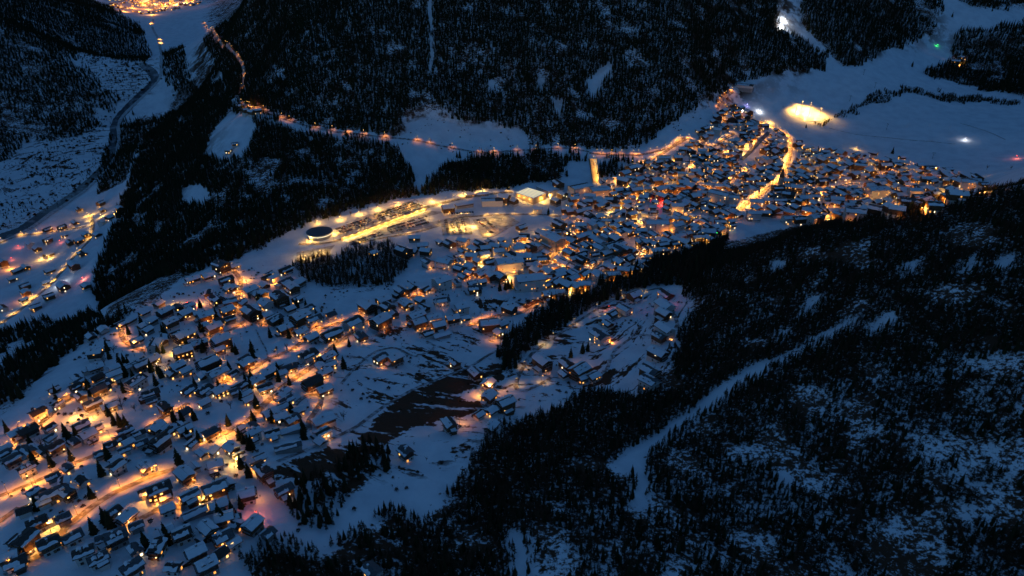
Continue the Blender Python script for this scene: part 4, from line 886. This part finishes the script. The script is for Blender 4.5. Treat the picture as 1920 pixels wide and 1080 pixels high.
# cars on the car parks
def car_mesh(c, snow):
    b = MB(); pf = [(-2.2,0.35),(2.2,0.35),(2.25,0.75),(1.2,0.92),(0.6,1.42),(-1.2,1.45),(-2.0,0.98),(-2.25,0.8)]
    b.prism([(x, -0.85, z) for x, z in pf], (0, 1.7, 0), c)
    for wx in (-1.35, 1.35):
        for wy in (-0.87, 0.87): b.box(wx-0.32, wx+0.32, wy-0.1, wy+0.1, 0, 0.64, 'metal')
    b.box(0.62, 1.0, -0.72, 0.72, 0.98, 1.2, 'glass_dark')
    if snow: b.box(-1.15, 0.55, -0.7, 0.7, 1.455, 1.6, 'snow'); b.box(1.25, 2.1, -0.7, 0.7, 0.9, 0.98, 'snow')
    return b.mesh('car')
CM = [car_mesh('car%d' % (i % 5), i >= 8) for i in range(10)]
ncar = 0
def lot(poly, p0, p1, rows, cars, label, group, fill=0.85):
    """rows of cars: from edge p0 (two pixels) swept to edge p1"""
    global ncar
    ax, ay, bx, by = [np.array(at(*q)[:2]) for q in (p0[0], p0[1], p1[0], p1[1])]
    for r in range(rows):
        t = (r + 0.5)/rows; s, e = ax*(1-t) + bx*t, ay*(1-t) + by*t
        d = e - s; L = np.linalg.norm(d); n = min(cars, int(L/2.75))
        ang = math.atan2(d[1], d[0]) + math.pi/2
        for k in range(n):
            if R.random() > fill or ncar >= 300: continue
            p = s + d*(k + 0.5)/n
            o = obj('parked_car', R.choice(CM), None, (p[0], p[1], float(hq(p[0], p[1])) + 0.42), ang + R.choice([0, math.pi]) + R.uniform(-0.05, 0.05))
            tag(o, label, 'car', group); ncar += 1
for k, m_ in (('deck_upper', 'slush'), ('lot_middle', 'slush'), ('lot_columns', 'slush'), ('deck_lower', 'slush'), ('lot_lower', 'slush')):
    sheet('car_park', FLATW[k], m_, 0.38)
lot(0, ((628,430),(690,408)), ((640,440),(703,418)), 4, 40, 'car parked on the upper deck right of the round hall', 'cars on the upper deck by the round hall')
lot(0, ((700,403),(772,379)), ((712,417),(795,388)), 4, 40, 'car parked on the far end of the upper deck', 'cars on the far end of the upper deck')
lot(0, ((655,455),(712,434)), ((662,460),(720,442)), 2, 40, 'car parked below the long glowing wall', 'cars below the long glowing wall')
lot(0, ((725,426),(800,404)), ((728,440),(805,420)), 3, 40, 'car parked in the middle car park', 'cars in the middle car park')
lot(0, ((830,414),(836,440)), ((872,412),(880,438)), 4, 40, 'car parked in the bright column rows', 'cars in the bright column rows')
lot(0, ((888,413),(918,440)), ((950,405),(968,420)), 5, 40, 'car parked on the lower deck beside the village', 'cars on the lower deck')
lot(0, ((562,478),(612,464)), ((562,490),(606,477)), 3, 40, 'car parked in the lot under the round hall', 'cars in the lot under the round hall')

# lift pylons on the snowfield
PY = MB(); PY.cone(0, 0, -1, 11, 0.35, 0.22, 8, 'metal'); PY.box(-2.4, 2.4, -0.15, 0.15, 10.6, 11.0, 'metal'); PY.box(-2.5, -2.1, -0.7, 0.7, 10.1, 10.6, 'metal'); PY.box(2.1, 2.5, -0.7, 0.7, 10.1, 10.6, 'metal'); PY = PY.mesh('lift_pylon')
for (px_, py_, lb) in ((1619, 140, 'lift pylon at the mouth of the ski run'), (1640, 165, 'lift pylon in the middle of the upper snowfield'), (1593, 190, 'lift pylon behind the ice rink'), (1760, 122, 'lift pylon above the far right hedge'), (1748, 298, 'lift pylon near the right row of chalets'), (1662, 243, 'lift pylon on the open lower snowfield')):
    x, y, z = at(px_, py_); tag(obj('lift_pylon', PY, None, (x, y, z), R.uniform(0, 3)), lb, 'pylon', 'ski lift pylons')

# distant town at the head of the valley
dt = MB(); tx, ty, tz, tt = cast([R.uniform(212, 372) for _ in range(170)], [0]*170)
for k in range(150):
    px_ = R.uniform(205, 375); py_ = R.uniform(-6, 30 - abs(px_ - 280)*0.24)
    X, Y, Z, T = cast(px_, py_); x, y, z = float(X[0]), float(Y[0]), float(Z[0]); s = R.uniform(5, 8); r = R.uniform(0, 3.1); c, n = math.cos(r), math.sin(r)
    ob = MB(); ob.box(-s, s, -s*0.8, s*0.8, -4, 7, R.choice(['plaster_white', 'wood_brown', 'plaster_cream']))
    ob.add([(-s-1,-s*.8-1,6.9),(s+1,-s*.8-1,6.9),(s+1,s*.8+1,6.9),(-s-1,s*.8+1,6.9),(-s-1,0,10),(s+1,0,10)], [(0,1,5,4),(2,3,4,5),(1,2,5),(3,0,4),(3,2,1,0)], 'snow')
    if R.random() < 0.7: ob.box(-s*0.5, s*0.5, -s*0.8-0.1, s*0.8+0.1, 2, 5, R.choice(['glow_amber', 'glow_warm']))
    dt.join(ob, lambda v: (x + c*v[0] - n*v[1], y + n*v[0] + c*v[1], z + v[2]))
o = obj('distant_town', dt.mesh('distant_town')); o['kind'] = 'stuff'; o['label'] = 'lit houses of the distant town at the top of the valley'; o['category'] = 'town'
for k, s in enumerate('222,15 235,22 250,16 262,22 270,10 278,18 285,28 290,8 300,16 310,12 320,6 330,9 345,6 360,3 275,3 255,6'.split()):
    px_, py_ = map(float, s.split(',')); x, y, z = at(px_, py_)
    lamp(x, y, R.choice(['orange', 'warm', 'orange']), R.choice([9000, 16000, 24000]), 'street lamp in the distant town at the top of the valley', 'street lamps of the distant town', None, 10.0)

build_lamps()
# ------------------------------------------------------------------ trees
def spruce(seed, slim=0.19):
    r = random.Random(seed); cr = MB(); tr = MB(); tr.cone(0, 0, -0.06, 0.98, 0.016, 0.002, 5, 'bark')
    nw = 13
    for k in range(nw):
        t = k/(nw - 1); z = 0.10 + 0.88*t; rad = slim*(1 - t)**0.85*(0.9 + r.uniform(-0.1, 0.1)) + 0.012
        nb = 7 if t < 0.6 else 5; a0 = r.uniform(0, 6.28)
        for j in range(nb):
            a = a0 + 6.283*j/nb + r.uniform(-0.2, 0.2); rr = rad*r.uniform(0.72, 1.15); w = rr*0.42
            dz = -rr*r.uniform(0.35, 0.6); ca, sa = math.cos(a), math.sin(a)
            p0 = (0.0, 0.0, z + 0.035); m1 = (ca*rr*.55 - sa*w, sa*rr*.55 + ca*w, z + dz*.75); m2 = (ca*rr*.55 + sa*w, sa*rr*.55 - ca*w, z + dz*.75)
            tip = (ca*rr, sa*rr, z + dz); mid = (ca*rr*.6, sa*rr*.6, z + dz*.25 + 0.01)
            cr.add([p0, m1, tip, m2, mid], [(0, 1, 4), (4, 1, 2), (4, 2, 3), (0, 4, 3)], 'needles')
    cr.cone(0, 0, 0.1, 0.95, slim*0.38, 0.004, 6, 'needles')
    return tr, cr
def larch(seed, slim=0.17):
    r = random.Random(seed); cr = MB(); tr = MB(); tr.cone(0, 0, -0.06, 0.98, 0.015, 0.003, 5, 'bark')
    for k in range(64):
        t = (k + r.random())/64; z = 0.16 + 0.80*t; rr = (slim*(1 - t)**0.8 + 0.01)*r.uniform(0.6, 1.2); a = r.uniform(0, 6.28); ca, sa = math.cos(a), math.sin(a)
        dz = rr*r.uniform(-0.35, 0.1); w = 0.010 + rr*0.10
        tip = (ca*rr, sa*rr, z + dz); q = 0.5
        m1 = (ca*rr*q - sa*w, sa*rr*q + ca*w, z + dz*.4 - 0.004); m2 = (ca*rr*q + sa*w, sa*rr*q - ca*w, z + dz*.4 - 0.004); d = (ca*rr*.75, sa*rr*.75, z + dz - rr*0.22)
        cr.add([(0, 0, z), m1, tip, m2, d], [(0, 1, 2, 3), (0, 2, 4)], 'larch')
    return tr, cr
def bare_tree(seed):
    r = random.Random(seed); cr = MB(); tr = MB(); tr.cone(0, 0, -0.06, 0.45, 0.03, 0.016, 6, 'bark')
    def stick(p, q, w0, m):
        dx, dy, dz = (q[i]-p[i] for i in range(3)); n = math.sqrt(dx*dx+dy*dy+dz*dz)
        u = (-dy, dx, 0); l = math.hypot(dx, dy) or 1e-3; u = (u[0]/l*w0, u[1]/l*w0, 0)
        cr.add([(p[0]-u[0],p[1]-u[1],p[2]),(p[0]+u[0],p[1]+u[1],p[2]),q,(p[0],p[1],p[2]+w0*1.6)], [(0,1,2),(1,3,2),(3,0,2)], m)
    for k in range(16):
        a = r.uniform(0, 6.28); z = r.uniform(0.18, 0.45); R0 = r.uniform(0.18, 0.36); up = r.uniform(0.25, 0.55)
        q = (math.cos(a)*R0, math.sin(a)*R0, min(1.0, z + up)); stick((0, 0, z), q, 0.011, 'bark')
        for j in range(9):
            f = r.uniform(0.3, 1.0); p = (q[0]*f, q[1]*f, z + (q[2]-z)*f); b = r.uniform(0, 6.28); l = r.uniform(0.08, 0.18)
            stick(p, (p[0]+math.cos(b)*l, p[1]+math.sin(b)*l, p[2] + r.uniform(0.0, 0.14)), 0.006, 'twigs')
    return tr, cr
def shrub(seed):
    r = random.Random(seed); cr = MB(); tr = MB(); tr.cone(0, 0, -0.1, 0.3, 0.05, 0.03, 5, 'bark')
    for k in range(60):
        a = r.uniform(0, 6.28); e = r.uniform(0.05, 1.4); rr = r.uniform(0.35, 0.75); ca, sa = math.cos(a)*math.cos(e), math.sin(a)*math.cos(e); w = 0.07
        p = (ca*rr*0.5, sa*rr*0.5, 0.1 + math.sin(e)*rr*0.5); q = (ca*rr, sa*rr, 0.1 + math.sin(e)*rr*1.15)
        cr.add([(p[0] - math.sin(a)*w, p[1] + math.cos(a)*w, p[2]), (p[0] + math.sin(a)*w, p[1] - math.cos(a)*w, p[2]), q, (p[0], p[1], p[2] + 0.1)], [(0, 1, 2), (1, 3, 2), (3, 0, 2)], 'larch')
    return tr, cr
PROTO = [spruce(1), spruce(2, 0.16), spruce(3, 0.22), larch(4), larch(5, 0.2), larch(6, 0.15), bare_tree(8), bare_tree(9), shrub(10), spruce(11, 0.27), spruce(12, 0.24)]
PROTO_T = [p[0].mesh('trunk') for p in PROTO]; PROTO_C = [p[1].mesh('crown') for p in PROTO]
tcol = bpy.data.collections.new('tree_kinds')
for k, (t, c) in enumerate(PROTO):
    b = MB(); I = lambda v: v; b.join(t, I); b.join(c, I)
    o = bpy.data.objects.new('tree_kind_%02d' % k, b.mesh('tree_kind')); tcol.objects.link(o)

HALL = np.array([(h['X'], h['Y'], 0.55*math.hypot(h['L'], h['W'])) for h in HS]); RD = np.array(ROADS)
cell = {}
for i, (x, y) in enumerate(ROADS): cell.setdefault((int(x//12), int(y//12)), []).append((x, y, 4.0))
for x, y, r in HALL: cell.setdefault((int(x//12), int(y//12)), []).append((x, y, r))
def free(x, y):
    if ((x - cx)/40)**2 + ((y - cyy)/34)**2 < 1: return False
    i, j = int(x//12), int(y//12)
    for a in (i-1, i, i+1):
        for b in (j-1, j, j+1):
            for q in cell.get((a, b), ()):
                if (q[0]-x)**2 + (q[1]-y)**2 < q[2]**2: return False
    return True
def scatter(x0, x1, y0, y1, step, polys, kinds, hmin, hmax, zmin, zmax, gap=0.0, gapwl=40, seed=1, thin=1.0):
    g = np.random.default_rng(seed)
    X, Y = np.meshgrid(np.arange(x0, x1, step), np.arange(y0, y1, step)); X = X.ravel(); Y = Y.ravel()
    X = X + g.uniform(-.5, .5, X.shape)*step; Y = Y + g.uniform(-.5, .5, Y.shape)*step
    Z = hq(X, Y); a, b, t = project(X, Y, Z); jx = vnoise(X, Y, 14, seed + 60)*5*np.minimum(1, 600/t*1.3); jy = vnoise(X, Y, 14, seed + 61)*3.5
    m = (t > zmin) & (t < zmax) & inany(a + jx, b + jy, polys) & ~inany(a + jx*0.6, b + jy*0.6, CLEAR)
    n = vnoise(X, Y, gapwl, seed + 50) + 0.6*vnoise(X, Y, gapwl*0.35, seed + 51)
    m &= (n > gap) & (g.random(X.shape) < thin)
    m &= (a > -250) & (a < 2170) & (b > -220) & (b < 1300)
    X, Y, Z, t, a, b = [q[m] for q in (X, Y, Z, t, a, b)]
    f = np.array([free(x, y) for x, y in zip(X, Y)], bool) if len(X) else np.zeros(0, bool)
    X, Y, Z, t, a, b = [q[f] for q in (X, Y, Z, t, a, b)]
    k = g.choice(kinds, len(X)); s = (hmin + (hmax - hmin)*g.beta(1.6, 1.9, len(X)))*np.where(g.random(len(X)) < 0.22, g.uniform(0.4, 0.75, len(X)), 1.0)
    return np.stack([X, Y, Z, s, k, t, a, b], 1)
SP, LA, BR = [0, 1, 2], [3, 4, 5], [6, 7]
W_near = scatter(-260, 620, 150, 800, 2.6, [NEAR], [0, 1, 3, 3, 4, 4, 5, 5], 5, 10.5, 200, 790, -1.1, 24, 1)
bright = inpoly(W_near[:, 6], W_near[:, 7], OPENW)
gapn = vnoise(W_near[:, 0], W_near[:, 1], 22, 77) + 0.6*vnoise(W_near[:, 0], W_near[:, 1], 8, 78)
keep = ~bright | ((rng.random(len(W_near)) < 0.85) & (gapn > -0.8)); W_near = W_near[keep]
W_strip = scatter(-40, 300, 480, 900, 3.6, [STRIP], [0, 3, 4, 5, 5], 10, 18, 400, 900, -2, 30, 2)
W_low = scatter(-200, 0, 250, 480, 3.8, [LOW, LOW2], [0, 2, 3, 4], 8, 12, 250, 600, -2, 30, 3)
W_knoll = scatter(-320, -80, 650, 950, 4.2, [KNOLL], [6, 7, 7, 3, 4, 0], 8, 14, 500, 1000, -0.6, 30, 4)
W_gorge = scatter(-700, -250, 380, 950, 5.5, [GORGE], [0, 1, 2, 3, 4], 9, 17, 480, 1000, -0.15, 45, 5)
W_mid = scatter(-800, 320, 700, 1700, 4.0, [MIDW, MIDW2, [(1120,300),(1180,298),(1215,312),(1195,326),(1150,335),(1125,335)], [(985,284),(1060,284),(1104,292),(1102,300),(1066,304),(1000,292)]], [0, 1, 2, 3, 4], 9, 15, 780, 2200, -0.85, 20, 6)
W_back = scatter(-900, 800, 1000, 2000, 4.2, [BACK], [0, 1, 1, 2, 3, 4], 9, 15, 1000, 2300, -1.0, 18, 7)
W_east = scatter(500, 1900, 1300, 2400, 5.2, [EAST, EAST2, EAST3], [0, 1, 2, 4, 5], 10, 17, 1200, 2600, -0.9, 40, 8)
W_west = scatter(-2300, -450, 1000, 3400, 7.5, [WESTV, WESTR, WESTS], [0, 1, 2, 3], 11, 18, 1100, 4200, -1.0, 60, 9)
HEDGE = [(1513,240),(1545,228),(1578,212),(1620,192),(1645,172),(1680,170),(1720,168),(1760,178),(1840,184),(1910,194),(1910,199),(1840,192),(1760,188),(1700,182),(1640,196),(1600,212),(1560,228),(1530,240)]
W_hedge = scatter(450, 1300, 900, 1900, 3.6, [HEDGE], [0, 2, 9, 6, 7], 5, 10, 900, 2000, -0.6, 30, 10)

W_shrub = scatter(-500, 300, 250, 950, 7.0, [[(0,1080),(0,800),(200,620),(420,500),(560,500),(760,470),(900,450),(1060,560),(1290,560),(1290,700),(980,760),(880,850),(640,1000),(450,1060)]], [8, 8, 6], 1.6, 3.6, 250, 1000, 0.55, 16, 12)
W_shrub2 = scatter(-1700, -600, 800, 2600, 9.0, [[(0,440),(0,260),(60,250),(210,215),(250,270),(200,330),(120,380),(60,420)],[(140,100),(280,120),(290,150),(230,210),(190,170)],[(300,150),(340,100),(370,190),(340,190)]], [8, 6, 2], 3, 9, 900, 3000, -0.25, 35, 13)
W_shrub3 = scatter(-600, 1000, 950, 1700, 7.0, [[(750,262),(760,232),(800,215),(980,245),(985,275),(900,290),(830,285),(800,345),(770,320)],[(1240,240),(1330,195),(1340,215),(1270,255)]], [8, 6], 1.5, 4, 900, 1800, 0.2, 20, 14)
# the 300 trees that show largest stand as single trees
def single_tree(x, y, z, s, k, label, group, kind='larch_tree'):
    e = obj(kind, None, None, (x, y, z), R.uniform(0, 6.28), (s*R.uniform(0.9, 1.1), s, s)); e.empty_display_size = 0.1
    tag(e, label, 'tree', group)
    obj('trunk', PROTO_T[k], e); obj('crown', PROTO_C[k], e)
VT = '378,622,s 375,646,s 383,658,s 437,660,s 444,664,s 473,660,s 475,672,s 538,655,b 543,722,s 462,722,s 453,750,s 482,765,s 470,728,s 230,768,b 125,818,s 132,828,s 145,822,s 192,892,s 15,812,s 512,792,s 475,792,s 450,825,s 458,832,s 473,840,s 453,878,s 467,894,s 365,788,s 342,790,s 327,790,s 353,822,s 603,768,b 198,980,s 208,988,s 72,956,s 312,1008,s 318,1020,s 275,1028,s 177,1000,s 437,965,s 413,974,s 420,984,s 453,953,s 362,1015,b 305,622,s 311,632,s 297,663,s 233,680,s 225,685,s 243,690,s 297,700,s 303,708,s 937,545,s 948,543,s 959,541,s 953,541,s 973,528,s 973,544,s 907,534,s 1000,511,s 868,473,s 1002,472,s 1028,402,s 645,788,b 1102,658,s 1092,662,s 1070,670,s 592,418,b 616,413,b 638,409,b 658,405,b 675,399,b 707,390,b 690,394,b 1540,305,s 1673,288,s 1850,318,b 1895,318,b 1590,122,s 1785,32,s 1710,125,s'.split()
FARL = {'1540': 'dark conifer standing behind the right hand chalets of the main street', '1673': 'dark conifer pair tree at the snowfield edge', '1850': 'bare bush on the long snow bank at the right', '1895': 'bare bush at the right edge of the snowfield', '1590': 'dark conifer at the mouth of the forest gully', '1785': 'dark conifer on the upper ski slope', '1710': 'dark conifer left of the far right wood', '645': 'bare round tree on the lower meadow path'}
SEEN = {}
GT = scatter(-420, 60, 280, 760, 9.0, [[(0,1080),(0,830),(160,680),(300,560),(560,560),(760,560),(700,640),(600,800),(520,900),(430,1060)]], [9, 10, 2, 7], 8, 13, 280, 760, -2, 16, 21)
R.shuffle(VT)
gi = list(range(len(GT))); R.shuffle(gi); ng = 0
HXY = np.array([(h['X'], h['Y']) for h in HS])
for i in gi:
    d = np.hypot(HXY[:, 0] - GT[i, 0], HXY[:, 1] - GT[i, 1]).min()
    if ng < 85 and 5 < d < 16: VT.append('%d,%d,%s' % (GT[i, 6], GT[i, 7], 'b' if GT[i, 4] == 7 else 's')); ng += 1
for t in VT:
    q = t.split(','); x, y, z = at(float(q[0]), float(q[1])); k = R.choice([2, 9, 9, 10]) if q[2] == 's' else R.choice(BR)
    near = float(q[1]) > 560
    hs = sorted(CL.get('A', []) + CL.get('B', []) + CL.get('C', []) + CL.get('D', []) + CL.get('E', []) + CL.get('G', []) + CL.get('I', []) + CL.get('J', []) + CL.get('L', []), key=lambda h: math.hypot(h['X']-x, h['Y']-y))
    nh = hs[0]; dx = float(q[0]) - nh['x']; dy = float(q[1]) - nh['y']
    side = ('right of' if dx > 0 else 'left of') if abs(dx) > abs(dy) else ('below' if dy > 0 else 'above')
    lb = '%s %s the %s %s %s' % ('dark conifer' if q[2] == 's' else 'bare tree', side, WORD[nh['upper']], nh['kindw'], HOUSES[nh['key']][0])
    lb = FARL.get(q[0], lb)
    if 580 < float(q[0]) < 720 and float(q[1]) < 420: lb = 'golden lit bare tree in the row behind the upper car park'
    SEEN[lb] = SEEN.get(lb, 0) + 1
    if SEEN[lb] > 1 and 'golden' not in lb: lb = ORD[SEEN[lb]] + ' ' + lb
    single_tree(x, y, z, (R.uniform(10, 14) if q[2] == 's' else R.uniform(7, 9.5)), k, lb, 'trees between the houses' if 'golden' not in lb else 'golden lit trees behind the car park', 'conifer_tree' if q[2] == 's' else 'bare_tree')
allw = W_near; sc = allw[:, 3]/allw[:, 5]*np.where((allw[:, 6] > 0) & (allw[:, 6] < 1920) & (allw[:, 7] < 1085), 1, 0)
top = np.argsort(-sc)[:130]; rest = np.ones(len(allw), bool); rest[top] = False
for i in top:
    x, y, z, s, k, t, a, b = allw[i]; k = int(k)
    part = 'bottom middle' if a < 1200 else ('bottom right' if a < 1600 else 'far bottom right')
    nm = 'dark spruce' if k < 3 else 'bare larch'
    single_tree(float(x), float(y), float(z), float(s), k, '%s in the sparse snowy wood at the %s' % (nm, part), '%s trees at the %s' % (nm, part), 'spruce_tree' if k < 3 else 'larch_tree')
W_near = W_near[rest]

def forest(name, data, label):
    if not len(data): return
    me = bpy.data.meshes.new(name); n = len(data)
    me.vertices.add(n); me.vertices.foreach_set('co', data[:, :3].astype(np.float32).ravel())
    for an, ty, v in (('s', 'FLOAT', data[:, 3].astype(np.float32)), ('k', 'INT', data[:, 4].astype(np.int32)), ('r', 'FLOAT', rng.uniform(0, 6.28, n).astype(np.float32))):
        at_ = me.attributes.new(an, ty, 'POINT'); at_.data.foreach_set('value', v)
    me.update()
    o = obj(name, me); o['kind'] = 'stuff'; o['label'] = label; o['category'] = 'forest'
    md = o.modifiers.new('trees', 'NODES'); md.node_group = tree_group()
_tg = []
def tree_group():
    if _tg: return _tg[0]
    g = bpy.data.node_groups.new('plant_trees', 'GeometryNodeTree')
    g.interface.new_socket('Geometry', in_out='INPUT', socket_type='NodeSocketGeometry'); g.interface.new_socket('Geometry', in_out='OUTPUT', socket_type='NodeSocketGeometry')
    N = g.nodes; a = N.new('NodeGroupInput'); z = N.new('NodeGroupOutput')
    ci = N.new('GeometryNodeCollectionInfo'); ci.inputs['Collection'].default_value = tcol; ci.inputs['Separate Children'].default_value = True; ci.inputs['Reset Children'].default_value = True
    iop = N.new('GeometryNodeInstanceOnPoints'); iop.inputs['Pick Instance'].default_value = True
    def na(n, t):
        q = N.new('GeometryNodeInputNamedAttribute'); q.data_type = t; q.inputs['Name'].default_value = n; return q.outputs['Attribute']
    cx_ = N.new('ShaderNodeCombineXYZ'); g.links.new(na('r', 'FLOAT'), cx_.inputs['Z'])
    g.links.new(a.outputs[0], iop.inputs['Points']); g.links.new(ci.outputs[0], iop.inputs['Instance'])
    g.links.new(na('k', 'INT'), iop.inputs['Instance Index']); g.links.new(cx_.outputs[0], iop.inputs['Rotation']); g.links.new(na('s', 'FLOAT'), iop.inputs['Scale'])
    g.links.new(iop.outputs[0], z.inputs[0]); _tg.append(g); return g
forest('near_forest', W_near, 'dark larch and spruce wood over the near slope at the lower right')
forest('tree_strip', W_strip, 'dense dark strip of trees between the village and the terrace')
forest('lower_copse', W_low, 'dark copses at the foot of the brown slope')
forest('knoll_wood', W_knoll, 'leafless brownish wood on the knoll below the car parks')
forest('gorge_wood', W_gorge, 'dark trees in the gorge at the left edge of the chalets')
forest('middle_forest', W_mid, 'dark spruce forest between the village and the forest road')
forest('mountain_forest', W_back, 'steep dark conifer forest on the mountain behind the village')
forest('far_forest', W_east, 'dark forest on the slopes beside the far ski runs')
forest('valley_forest', W_west, 'blue dark forest on the slopes of the far valley')
forest('garden_shrubs', W_shrub, 'low dark leafless shrubs scattered between houses and on meadow banks')
forest('valley_scrub', W_shrub2, 'dark scrub on the open snow slopes of the lower valley')
forest('slope_scrub', W_shrub3, 'thin scrub on the snow slopes at the mountain foot')
forest('stream_hedge', W_hedge, 'line of shrubs and small trees along the stream across the snowfield')
print('houses', len(HS), 'traced', len(HS) - len(FH), 'lamps', len(LAMPS), 'cars', ncar, 'trees', [len(w) for w in (W_near, W_strip, W_low, W_knoll, W_gorge, W_mid, W_back, W_east, W_west, W_hedge)])
